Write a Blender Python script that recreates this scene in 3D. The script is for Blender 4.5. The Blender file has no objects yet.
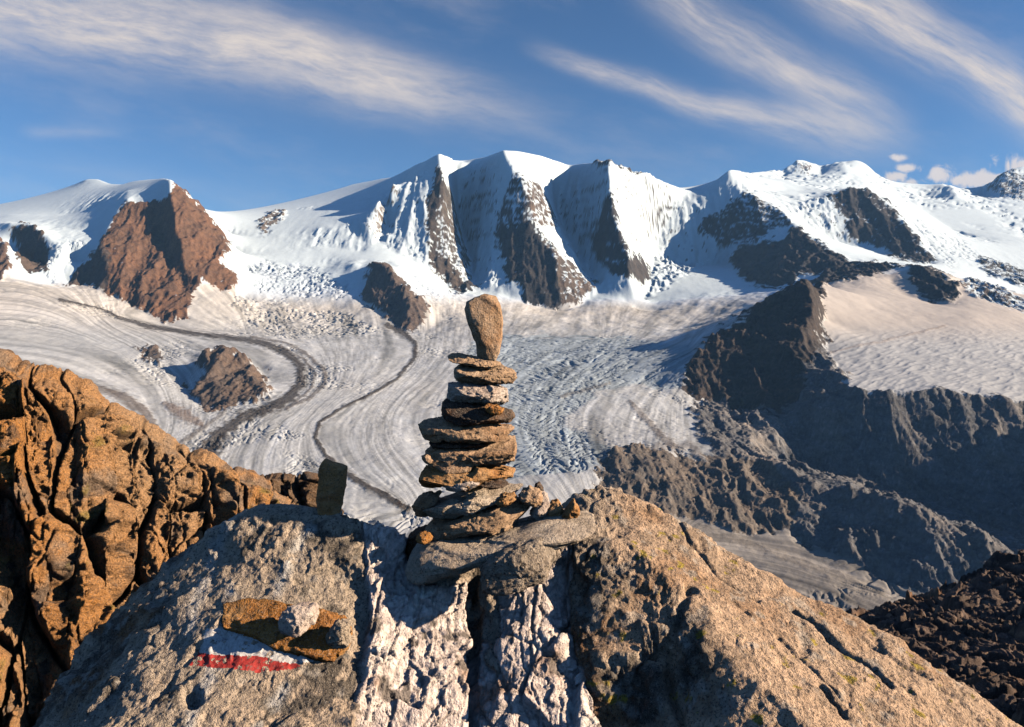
import bpy, math
import numpy as np

sc = bpy.context.scene
C = sc.collection
R = math.radians
F, HX, HY = 731.0, 512.0, 308.0        # focal length in pixels, principal column, horizon row

# ------------------------------------------------------------------ camera, sky, sun, exposure
cam_d = bpy.data.cameras.new('camera')
cam = bpy.data.objects.new('camera', cam_d); C.objects.link(cam)
cam.location = (0, 0, 0); cam.rotation_euler = (R(90), 0, 0)
cam_d.sensor_width = 36.0; cam_d.lens = 36.0 * F / 1024.0
cam_d.shift_y = -(363.5 - HY) / 1024.0
cam_d.clip_start = 0.05; cam_d.clip_end = 120000
sc.camera = cam

SUN_AZ, SUN_EL = 98.0, 22.0            # azimuth from +Y (view direction) towards +X
wd = bpy.data.worlds.new('World'); sc.world = wd; wd.use_nodes = True
SUN_STRENGTH, SKY_STRENGTH = 5.0, 0.06
sun_d = bpy.data.lights.new('sun', 'SUN'); sun_d.energy = SUN_STRENGTH; sun_d.angle = R(0.5)
sun_d.color = (1.0, 0.81, 0.60)
sun = bpy.data.objects.new('sun', sun_d); C.objects.link(sun)
sun.rotation_euler = (R(90 - SUN_EL), 0, R(180 - SUN_AZ))
sc.view_settings.view_transform = 'Standard'; sc.view_settings.look = 'None'
sc.view_settings.exposure = 0.94; sc.view_settings.gamma = 1.0; sc.view_settings.use_curve_mapping = False
sc.cycles.max_bounces = 5; sc.cycles.diffuse_bounces = 0


class NT:
    """small helper that writes node trees as expressions"""
    def __init__(s, tree): s.t = tree
    def n(s, typ, **kw):
        nd = s.t.nodes.new(typ)
        for k, v in kw.items(): setattr(nd, k, v)
        return nd
    def put(s, sock, v):
        if v is None: return
        if isinstance(v, bpy.types.NodeSocket): s.t.links.new(v, sock)
        else: sock.default_value = v
    def m(s, op, a, b=None, c=None, clamp=False):
        nd = s.n('ShaderNodeMath', operation=op, use_clamp=clamp)
        s.put(nd.inputs[0], a); s.put(nd.inputs[1], b); s.put(nd.inputs[2], c)
        return nd.outputs[0]
    def vm(s, op, a, b=None):
        nd = s.n('ShaderNodeVectorMath', operation=op)
        s.put(nd.inputs[0], a)
        if op == 'SCALE': s.put(nd.inputs['Scale'], b)
        else: s.put(nd.inputs[1], b)
        return nd.outputs[0]
    def xyz(s, x, y, z):
        nd = s.n('ShaderNodeCombineXYZ')
        for i, v in enumerate((x, y, z)): s.put(nd.inputs[i], v)
        return nd.outputs[0]
    def noise(s, vec, scale, detail=4, rough=0.55, dist=0.0, col=False):
        nd = s.n('ShaderNodeTexNoise'); s.put(nd.inputs['Vector'], vec)
        nd.inputs['Scale'].default_value = scale; nd.inputs['Detail'].default_value = detail
        nd.inputs['Roughness'].default_value = rough; nd.inputs['Distortion'].default_value = dist
        return nd.outputs[1 if col else 0]
    def ramp(s, fac, stops):
        nd = s.n('ShaderNodeValToRGB'); s.put(nd.inputs[0], fac)
        el = nd.color_ramp.elements
        while len(el) < len(stops): el.new(0.5)
        for e, (p, c) in zip(el, stops):
            e.position = p; e.color = (c if len(c) == 4 else (*c, 1))
        return nd.outputs[0]
    def sm(s, v, lo, hi, a=0.0, b=1.0):
        nd = s.n('ShaderNodeMapRange', interpolation_type='SMOOTHSTEP')
        s.put(nd.inputs[0], v); nd.inputs[1].default_value = lo; nd.inputs[2].default_value = hi
        nd.inputs[3].default_value = a; nd.inputs[4].default_value = b
        return nd.outputs[0]
    def mix(s, fac, a, b, mode='MIX'):
        nd = s.n('ShaderNodeMix', data_type='RGBA', blend_type=mode)
        s.put(nd.inputs[0], fac)
        s.put(nd.inputs[6], a if isinstance(a, bpy.types.NodeSocket) or len(a) == 4 else (*a, 1))
        s.put(nd.inputs[7], b if isinstance(b, bpy.types.NodeSocket) or len(b) == 4 else (*b, 1))
        return nd.outputs[2]


def build_world():
    nt = wd.node_tree; nt.nodes.clear(); q = NT(nt)
    sky = q.n('ShaderNodeTexSky', sky_type='NISHITA')
    sky.sun_disc = False; sky.sun_elevation = R(SUN_EL); sky.sun_rotation = R(SUN_AZ)
    sky.altitude = 3000; sky.air_density = 1.0; sky.dust_density = 0.2; sky.ozone_density = 3.0
    tc = q.n('ShaderNodeTexCoord')
    sp = q.n('ShaderNodeSeparateXYZ'); nt.links.new(tc.outputs['Generated'], sp.inputs[0])
    y = q.m('MAXIMUM', sp.outputs[1], 0.05)
    X = q.m('MULTIPLY_ADD', q.m('DIVIDE', sp.outputs[0], y), F / 100, HX / 100)
    Y = q.m('MULTIPLY_ADD', q.m('DIVIDE', sp.outputs[2], y), -F / 100, HY / 100)
    warp = q.noise(q.xyz(X, Y, 0.0), 0.55, 3, 0.5)
    w2 = q.noise(q.xyz(X, Y, 5.0), 1.6, 4, 0.6)
    Yw = q.m('ADD', Y, q.m('MULTIPLY_ADD', warp, 0.34, -0.17))
    Yw = q.m('ADD', Yw, q.m('MULTIPLY_ADD', w2, 0.10, -0.05))
    total = None
    # cirrus streaks: (x0, y0, slope, curve, width0, width1, x_start, x_full, x_fade, x_end, strength, fibre slope)
    strips = [(0, .10, .150, .008, .58, .26, -9, -8, 3.4, 6.0, .88, .20),
              (1.3, -.05, .24, .0, .22, .15, 0.2, 1.3, 2.6, 5.0, .45, .24),
              (5.4, .50, .41, -.045, .10, .25, 5.1, 6.0, 8.0, 9.3, .70, .30),
              (6.7, .0, .60, -.02, .26, .28, 6.0, 7.0, 8.2, 9.4, .72, .55),
              (8.4, -.08, .47, .075, .30, .30, 7.4, 8.6, 11, 12, .95, .58),
              (0.2, 1.32, -.02, 0, .07, .05, 0.1, .5, .8, 1.5, .22, 0),
              (1.0, 1.75, .18, 0, .18, .12, 0, .8, 1.6, 3.2, .10, .1)]
    for k, (x0, y0, sl, cv, wa, wb, a, b, c, d, st, fs) in enumerate(strips):
        dx = q.m('SUBTRACT', X, x0)
        cy = q.m('ADD', q.m('MULTIPLY_ADD', dx, sl, y0), q.m('MULTIPLY', q.m('MULTIPLY', dx, dx), cv))
        wid = q.sm(X, b, d, wa, wb)
        dd = q.m('DIVIDE', q.m('SUBTRACT', Yw, cy), wid)
        g = q.m('EXPONENT', q.m('MULTIPLY', q.m('MULTIPLY', dd, dd), -1.0))
        fib = q.noise(q.xyz(q.m('MULTIPLY', X, 0.9), q.m('MULTIPLY', q.m('SUBTRACT', Yw, q.m('MULTIPLY', dx, fs)), 4.2), 3.0 + k), 1.0, 10, 0.70, 0.15)
        fib = q.sm(fib, 0.24, 0.74, 0.22, 1.12)
        win = q.m('MULTIPLY', q.sm(X, a, b), q.sm(X, c, d, 1.0, 0.0))
        t = q.m('MULTIPLY', q.m('MULTIPLY', g, fib), q.m('MULTIPLY', win, st))
        total = t if total is None else q.m('ADD', total, t)
    veil = q.noise(q.xyz(q.m('MULTIPLY', X, .35), q.m('SUBTRACT', Yw, q.m('MULTIPLY', X, .2)), 9.0), 1.3, 6, 0.6)
    total = q.m('ADD', total, q.m('MULTIPLY', q.sm(veil, 0.48, 0.85, 0.0, 0.22), q.sm(sp.outputs[1], 0.1, 0.4)))
    total = q.m('MINIMUM', total, 0.92)
    # small cumulus puffs over the far right ridge
    puff = None
    for (px, py, rx, ry, st) in [(8.98, 1.58, .10, .045, .9), (9.08, 1.68, .16, .05, .9), (8.95, 1.77, .14, .06, 1.0), (9.15, 1.82, .14, .06, .8), (9.43, 1.75, .16, .10, .95),
                                 (9.58, 1.80, .15, .06, .9), (9.95, 1.63, .09, .10, .75), (10.2, 1.68, .16, .14, 1.1), (9.85, 1.80, .30, .10, 1.2)]:
        ex = q.m('DIVIDE', q.m('SUBTRACT', X, px), rx); ey = q.m('DIVIDE', q.m('SUBTRACT', Y, py), ry)
        g = q.m('MULTIPLY', q.m('EXPONENT', q.m('MULTIPLY', q.m('ADD', q.m('MULTIPLY', ex, ex), q.m('MULTIPLY', ey, ey)), -1.0)), st)
        puff = g if puff is None else q.m('MAXIMUM', puff, g)
    pn = q.noise(q.xyz(X, Y, 1.0), 6.0, 8, 0.62, 0.6)
    puff = q.m('MULTIPLY', q.sm(q.m('ADD', puff, q.m('MULTIPLY_ADD', pn, 2.2, -1.25)), 0.15, 0.80, 0.0, 0.9), q.sm(puff, 0.05, 0.4))
    skyc = q.mix(1.0, sky.outputs[0], (0.68, 0.90, 1.06), 'MULTIPLY')
    c1 = q.mix(total, skyc, (7.4, 6.4, 5.6))
    c2 = q.mix(puff, c1, (8.0, 7.0, 6.4))
    bg = q.n('ShaderNodeBackground'); nt.links.new(c2, bg.inputs[0]); bg.inputs[1].default_value = SKY_STRENGTH
    out = q.n('ShaderNodeOutputWorld'); nt.links.new(bg.outputs[0], out.inputs[0])
build_world()

# ------------------------------------------------------------------ numeric helpers
f32 = np.float32
def _h(ix, iy, iz, seed):
    h = (ix.astype(np.uint32) * np.uint32(374761393) + iy.astype(np.uint32) * np.uint32(668265263)
         + iz.astype(np.uint32) * np.uint32(2147483647 - 58) + np.uint32((seed * 974634777 + 12345) & 0xffffffff))
    h = (h ^ (h >> np.uint32(13))) * np.uint32(1274126177)
    h = (h ^ (h >> np.uint32(15))) * np.uint32(2246822519)
    return h ^ (h >> np.uint32(16))
def _u(h): return (h & np.uint32(0xffffff)).astype(f32) / f32(0xffffff)

def perlin2(x, y, seed=0):
    x = np.asarray(x, f32); y = np.asarray(y, f32)
    xi = np.floor(x); yi = np.floor(y); fx = x - xi; fy = y - yi
    xi = xi.astype(np.int32); yi = yi.astype(np.int32)
    u = fx * fx * fx * (fx * (fx * 6 - 15) + 10); v = fy * fy * fy * (fy * (fy * 6 - 15) + 10)
    z = np.zeros_like(xi)
    def g(a, b, dx, dy):
        ang = _u(_h(a, b, z, seed)) * f32(2 * math.pi)
        return np.cos(ang) * dx + np.sin(ang) * dy
    n00 = g(xi, yi, fx, fy); n10 = g(xi + 1, yi, fx - 1, fy)
    n01 = g(xi, yi + 1, fx, fy - 1); n11 = g(xi + 1, yi + 1, fx - 1, fy - 1)
    a = n00 + u * (n10 - n00); b = n01 + u * (n11 - n01)
    return (a + v * (b - a)) * f32(1.41)
def fbm2(x, y, seed=0, octs=5, gain=0.5, lac=2.03):
    s = 0; a = 1.0; t = 0
    for i in range(octs):
        s = s + a * perlin2(x, y, seed + i * 17); t += a; a *= gain; x = x * lac; y = y * lac
    return s / t
def ridged2(x, y, seed=0, octs=5, gain=0.5, lac=2.07):
    s = 0; a = 1.0; t = 0; w = 1.0
    for i in range(octs):
        n = 1 - np.abs(perlin2(x, y, seed + i * 31)); n = n * n
        s = s + a * n * w; w = np.clip(n * 1.6, 0, 1); t += a; a *= gain; x = x * lac; y = y * lac
    return s / t
def vnoise3(x, y, z, seed=0):
    xi = np.floor(x); yi = np.floor(y); zi = np.floor(z)
    fx = (x - xi).astype(f32); fy = (y - yi).astype(f32); fz = (z - zi).astype(f32)
    xi = xi.astype(np.int32); yi = yi.astype(np.int32); zi = zi.astype(np.int32)
    u = fx * fx * (3 - 2 * fx); v = fy * fy * (3 - 2 * fy); w = fz * fz * (3 - 2 * fz)
    def c(a, b, d): return _u(_h(xi + a, yi + b, zi + d, seed))
    x00 = c(0,0,0) * (1-u) + c(1,0,0) * u; x10 = c(0,1,0) * (1-u) + c(1,1,0) * u
    x01 = c(0,0,1) * (1-u) + c(1,0,1) * u; x11 = c(0,1,1) * (1-u) + c(1,1,1) * u
    return ((x00 * (1-v) + x10 * v) * (1-w) + (x01 * (1-v) + x11 * v) * w) * 2 - 1
def fbm3(p, scale, seed=0, octs=5, gain=0.5):
    s = 0; a = 1.0; t = 0; q = p * scale
    for i in range(octs):
        s = s + a * vnoise3(q[..., 0], q[..., 1], q[..., 2], seed + 13 * i); t += a; a *= gain; q = q * 2.03 + 7.1
    return s / t
def vor2(x, y, seed=0, jit=0.9):
    xi = np.floor(x).astype(np.int32); yi = np.floor(y).astype(np.int32); z = np.zeros_like(xi)
    F1 = np.full(x.shape, 9, f32); F2 = np.full(x.shape, 9, f32); cid = np.zeros(x.shape, np.uint32)
    for a in (-1, 0, 1):
        for b in (-1, 0, 1):
            h = _h(xi + a, yi + b, z, seed); h2 = _h(xi + a, yi + b, z + 1, seed)
            dx = xi + a + 0.5 + (_u(h) - .5) * jit - x; dy = yi + b + 0.5 + (_u(h2) - .5) * jit - y
            d = np.sqrt(dx * dx + dy * dy).astype(f32)
            m = d < F1
            F2 = np.where(m, F1, np.minimum(F2, d)); cid = np.where(m, h, cid); F1 = np.where(m, d, F1)
    return F1, F2, cid
def vor3(p, scale, seed=0):
    q = p * scale; x, y, z = q[..., 0], q[..., 1], q[..., 2]
    xi = np.floor(x).astype(np.int32); yi = np.floor(y).astype(np.int32); zi = np.floor(z).astype(np.int32)
    F1 = np.full(x.shape, 9, f32); F2 = np.full(x.shape, 9, f32); cid = np.zeros(x.shape, np.uint32)
    for a in (-1, 0, 1):
        for b in (-1, 0, 1):
            for c in (-1, 0, 1):
                h = _h(xi + a, yi + b, zi + c, seed); h2 = _h(xi + a, yi + b, zi + c, seed + 1); h3 = _h(xi + a, yi + b, zi + c, seed + 2)
                d = np.sqrt((xi + a + _u(h) - x) ** 2 + (yi + b + _u(h2) - y) ** 2 + (zi + c + _u(h3) - z) ** 2).astype(f32)
                m = d < F1
                F2 = np.where(m, F1, np.minimum(F2, d)); cid = np.where(m, h, cid); F1 = np.where(m, d, F1)
    return F1, F2, cid
def facet3(p, scale, seed=0, soft=.16):
    """angular relief: every cell of a 3-D voronoi pattern is a tilted flat; also the distance to the cell border"""
    q = (p * f32(scale)).astype(f32); x, y, z = q[..., 0], q[..., 1], q[..., 2]
    xi = np.floor(x).astype(np.int32); yi = np.floor(y).astype(np.int32); zi = np.floor(z).astype(np.int32)
    F1 = np.full(x.shape, 9, f32); F2 = np.full(x.shape, 9, f32); cid = np.zeros(x.shape, np.uint32); fl = np.zeros(x.shape, f32)
    for a in (-1, 0, 1):
        for b in (-1, 0, 1):
            for c in (-1, 0, 1):
                h = _h(xi + a, yi + b, zi + c, seed); h2 = _h(xi + a, yi + b, zi + c, seed + 1); h3 = _h(xi + a, yi + b, zi + c, seed + 2)
                dx = x - (xi + a + _u(h)); dy = y - (yi + b + _u(h2)); dz = z - (zi + c + _u(h3))
                d = np.sqrt(dx * dx + dy * dy + dz * dz).astype(f32); m = d < F1
                F2 = np.where(m, F1, np.minimum(F2, d)); cid = np.where(m, h, cid); F1 = np.where(m, d, F1)
                k = h ^ (h2 >> np.uint32(3))
                fl = np.where(m, dx * (_u(k) - .5) * 2 + dy * (_u(k >> np.uint32(5)) - .5) * 2 + dz * (_u(k * np.uint32(2654435761)) - .5) * 2 + (_u(h3 ^ h) - .5) * .8, fl)
    return (fl * sstep(F2 - F1, 0, soft)).astype(f32), F2 - F1, _u(cid)
def sstep(v, a, b):
    t = np.clip((v - a) / (b - a), 0, 1); return t * t * (3 - 2 * t)
def inpoly(px, py, poly):
    r = np.zeros(px.shape, bool); n = len(poly); j = n - 1
    for i in range(n):
        xi, yi = poly[i]; xj, yj = poly[j]
        if yi != yj:
            r ^= ((yi > py) != (yj > py)) & (px < (xj - xi) * (py - yi) / (yj - yi) + xi)
        j = i
    return r
def dline(px, py, line):
    """distance to a polyline and position along it (0..1)"""
    D = np.full(px.shape, 1e9, f32); T = np.zeros(px.shape, f32); n = len(line) - 1
    for i in range(n):
        (x0, y0), (x1, y1) = line[i][:2], line[i + 1][:2]
        dx, dy = x1 - x0, y1 - y0; L = dx * dx + dy * dy + 1e-9
        t = np.clip(((px - x0) * dx + (py - y0) * dy) / L, 0, 1)
        d = np.hypot(px - x0 - t * dx, py - y0 - t * dy)
        m = d < D; D = np.where(m, d, D); T = np.where(m, (i + t) / n, T)
    return D, T
def at(px, py, Y): return np.array([(px - HX) / F * Y, Y, (HY - py) / F * Y])

def relax(shape, idx_val, levels=5, iters=120, init=0.0):
    """membrane through scattered values: idx_val = (row, col, value) arrays on the fine grid"""
    rr, cc, vv = idx_val; z = None
    for L in range(levels - 1, -1, -1):
        s = 2 ** L; h = (shape[0] + s - 1) // s; w = (shape[1] + s - 1) // s
        r = np.clip((rr / s).astype(int), 0, h - 1); c = np.clip((cc / s).astype(int), 0, w - 1)
        k = r * w + c
        cnt = np.bincount(k, minlength=h * w); sm_ = np.bincount(k, weights=vv, minlength=h * w)
        fix = (cnt > 0).reshape(h, w); val = (sm_ / np.maximum(cnt, 1)).reshape(h, w).astype(f32)
        if z is None: z = np.full((h, w), float(vv.mean()), f32); n = iters * 12
        else:
            ri = np.clip((np.arange(h) - 0.5) / 2, 0, z.shape[0] - 1); ci = np.clip((np.arange(w) - 0.5) / 2, 0, z.shape[1] - 1)
            z = bilin(z, ri[:, None] * np.ones(w)[None], ci[None] * np.ones(h)[:, None]); n = iters if L else iters // 2
        for _ in range(n):
            z = np.where(fix, val, z)
            p = np.pad(z, 1, mode='edge')
            z = (p[:-2, 1:-1] + p[2:, 1:-1] + p[1:-1, :-2] + p[1:-1, 2:]) * f32(.25)
    return z
def bilin(z, r, c):
    r = np.clip(r, 0, z.shape[0] - 1.001); c = np.clip(c, 0, z.shape[1] - 1.001)
    r0 = r.astype(int); c0 = c.astype(int); fr = (r - r0).astype(f32); fc = (c - c0).astype(f32)
    r1 = np.minimum(r0 + 1, z.shape[0] - 1); c1 = np.minimum(c0 + 1, z.shape[1] - 1)
    return (z[r0, c0] * (1 - fc) + z[r0, c1] * fc) * (1 - fr) + (z[r1, c0] * (1 - fc) + z[r1, c1] * fc) * fr
def blur(z, n=1):
    for _ in range(n):
        p = np.pad(z, 1, mode='edge')
        z = (p[:-2] + 2 * p[1:-1] + p[2:])[:, 1:-1] / 4
        p = np.pad(z, ((0, 0), (1, 1)), mode='edge'); z = (p[:, :-2] + 2 * p[:, 1:-1] + p[:, 2:]) / 4
    return z

class Field:
    """height z over (x/Y, ln Y), a membrane stretched over ridge lines, valley lines and feet given as 3-D lines"""
    def __init__(s, px0, px1, Y0, Y1, step, lines, zlines=(), smooth=1, iters=120):
        s.u0 = (px0 - HX) / F; s.v0 = math.log(Y0); s.d = step / F
        w = int((px1 - px0) / step) + 1; h = int((math.log(Y1) - s.v0) / s.d) + 1
        P = []
        for ln in lines: P.append(s.dens(np.array([at(*q) for q in ln])))
        for ln in zlines: P.append(s.dens(np.array([((q[0] - HX) / F * q[1], q[1], q[2]) for q in ln])))
        P = np.concatenate(P)
        c = (P[:, 0] / P[:, 1] - s.u0) / s.d; r = (np.log(P[:, 1]) - s.v0) / s.d
        ok = (c > -.5) & (c < w - .5) & (r > -.5) & (r < h - .5)
        s.z = blur(relax((h, w), (np.maximum(r[ok], 0), np.maximum(c[ok], 0), P[ok, 2]), iters=iters), smooth)
    def dens(s, A):
        o = []
        for a, b in zip(A[:-1], A[1:]):
            n = int(max(abs(a[0] / a[1] - b[0] / b[1]), abs(math.log(a[1] / b[1]))) / s.d * 1.5) + 2
            t = np.linspace(0, 1, n)[:, None]; o.append(a * (1 - t) + b * t)
        return np.concatenate(o) if o else A
    def __call__(s, px, Y):
        return bilin(s.z, (np.log(Y) - s.v0) / s.d, ((px - HX) / F - s.u0) / s.d)

# ------------------------------------------------------------------ mesh helpers
def tag(o, label=None, cat=None, group=None, kind=None):
    if label: o['label'] = label
    if cat: o['category'] = cat
    if group: o['group'] = group
    if kind: o['kind'] = kind
    return o
def mesh(name, V, Fc, mat, parent=None, attrs=None, smooth=True):
    me = bpy.data.meshes.new(name)
    V = np.asarray(V, f32); Fc = np.asarray(Fc, np.int32)
    k = Fc.shape[1]
    me.vertices.add(len(V)); me.vertices.foreach_set('co', V.ravel())
    me.loops.add(Fc.size); me.loops.foreach_set('vertex_index', Fc.ravel())
    me.polygons.add(len(Fc)); me.polygons.foreach_set('loop_start', np.arange(0, Fc.size, k, dtype=np.int32))
    me.polygons.foreach_set('loop_total', np.full(len(Fc), k, np.int32))
    me.polygons.foreach_set('use_smooth', np.full(len(Fc), smooth, bool))
    for nm, a in (attrs or {}).items():
        if a.ndim == 2:
            at_ = me.attributes.new(nm, 'FLOAT_COLOR', 'POINT'); b = np.ones((len(a), 4), f32); b[:, :3] = a
            at_.data.foreach_set('color', b.ravel())
        else:
            at_ = me.attributes.new(nm, 'FLOAT', 'POINT'); at_.data.foreach_set('value', a.astype(f32))
    me.update(calc_edges=True); me.validate()
    me.materials.append(mat)
    o = bpy.data.objects.new(name, me); C.objects.link(o)
    if parent: o.parent = parent
    return o
def gridfaces(h, w):
    i = np.arange(h * w).reshape(h, w)
    return np.stack([i[:-1, :-1], i[:-1, 1:], i[1:, 1:], i[1:, :-1]], -1).reshape(-1, 4)
def submesh(V, Fc, keep, attrs):
    Fs = Fc[keep]; used = np.unique(Fs); mp = np.zeros(len(V), np.int32); mp[used] = np.arange(len(used))
    return V[used], mp[Fs], {k: a[used] for k, a in attrs.items()}
def gnormals(G):
    du = np.gradient(G, axis=1); dv = np.gradient(G, axis=0)
    n = np.cross(du, dv); n /= np.linalg.norm(n, axis=-1, keepdims=True) + 1e-12
    return n

# ------------------------------------------------------------------ materials
def terrain_mat(name, scale, bump_dist, var=0.35, rough=0.9):
    m = bpy.data.materials.new(name); m.use_nodes = True; nt = m.node_tree; nt.nodes.clear(); q = NT(nt)
    a = q.n('ShaderNodeAttribute', attribute_name='Col'); r = q.n('ShaderNodeAttribute', attribute_name='rock')
    geo = q.n('ShaderNodeNewGeometry')
    P = q.vm('SCALE', geo.outputs['Position'], scale)
    n1 = q.noise(P, 1.0, 8, 0.65)
    n2 = q.noise(P, 4.3, 6, 0.7)
    v = q.m('ADD', q.m('MULTIPLY', q.sm(n1, .3, .7), .6), q.m('MULTIPLY', q.sm(n2, .3, .7), .6))
    amt = q.m('MULTIPLY_ADD', r.outputs['Fac'], var, 0.05)
    f = q.m('ADD', 1.0, q.m('MULTIPLY', q.m('SUBTRACT', v, .6), q.m('MULTIPLY', amt, 2.0)))
    col = q.vm('SCALE', a.outputs['Color'], f)
    b = q.n('ShaderNodeBsdfPrincipled')
    nt.links.new(col, b.inputs['Base Color']); b.inputs['Roughness'].default_value = rough
    b.inputs['Specular IOR Level'].default_value = 0.25
    bp = q.n('ShaderNodeBump'); bp.inputs['Distance'].default_value = bump_dist
    q.put(bp.inputs['Strength'], q.m('MULTIPLY_ADD', r.outputs['Fac'], 0.7, 0.12))
    q.put(bp.inputs['Height'], q.m('ADD', n1, q.m('MULTIPLY', n2, .5)))
    nt.links.new(bp.outputs[0], b.inputs['Normal'])
    o = q.n('ShaderNodeOutputMaterial'); nt.links.new(b.outputs[0], o.inputs[0])
    return m

def stone_mat(name, cols, speck=0.5, speck_scale=90, bump=0.004, orange=0.0, lichen=0.0, rough=0.92, attr=False, grey=None):
    """granite-like: three tones by large noise, black and white speckle, rust and lichen patches"""
    m = bpy.data.materials.new(name); m.use_nodes = True; nt = m.node_tree; nt.nodes.clear(); q = NT(nt)
    geo = q.n('ShaderNodeNewGeometry'); P = geo.outputs['Position']
    oi = q.n('ShaderNodeObjectInfo')
    P2 = q.vm('ADD', P, q.xyz(q.m('MULTIPLY', oi.outputs['Random'], 31.0), q.m('MULTIPLY', oi.outputs['Random'], 17.0), 0.0)) if not attr else P
    n1 = q.noise(P2, 7.0, 6, 0.62, 0.4)
    n2 = q.noise(P2, 38.0, 5, 0.7)
    n3 = q.noise(P2, speck_scale, 3, 0.65)
    n4 = q.noise(P2, speck_scale * 2.3, 2, 0.6)
    if attr:
        base = q.n('ShaderNodeAttribute', attribute_name='Col').outputs['Color']
        base = q.mix(q.sm(n2, .35, .7), q.vm('SCALE', base, .72), q.vm('SCALE', base, 1.25))
    else:
        base = q.ramp(q.m('ADD', q.m('MULTIPLY', n1, .65), q.m('MULTIPLY', n2, .35)), [(.32, cols[0]), (.5, cols[1]), (.66, cols[2])])
    if orange:
        no = q.noise(P2, 4.5, 7, 0.7, 0.6)
        base = q.mix(q.m('MULTIPLY', q.sm(no, .46, .66), orange), base, (.36, .135, .032))
    dark = q.m('MULTIPLY', q.sm(n3, .52, .64), speck)
    base = q.mix(dark, base, (.030, .027, .024))
    white = q.m('MULTIPLY', q.sm(n4, .56, .66), speck * .75)
    base = q.mix(white, base, (.50, .43, .36))
    if lichen:
        nl = q.noise(P2, 11.0, 6, 0.72, 0.2)
        base = q.mix(q.m('MULTIPLY', q.sm(nl, .63, .68), lichen), base, (.42, .33, .02))
    b = q.n('ShaderNodeBsdfPrincipled'); nt.links.new(base, b.inputs['Base Color'])
    b.inputs['Roughness'].default_value = rough; b.inputs['Specular IOR Level'].default_value = 0.3
    bp = q.n('ShaderNodeBump'); bp.inputs['Distance'].default_value = bump; bp.inputs['Strength'].default_value = 1.0
    q.put(bp.inputs['Height'], q.m('ADD', q.m('ADD', q.m('MULTIPLY', n2, 1.6), q.m('MULTIPLY', n3, 1.1)), q.m('MULTIPLY', n4, .45)))
    nt.links.new(bp.outputs[0], b.inputs['Normal'])
    o = q.n('ShaderNodeOutputMaterial'); nt.links.new(b.outputs[0], o.inputs[0])
    return m

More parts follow.
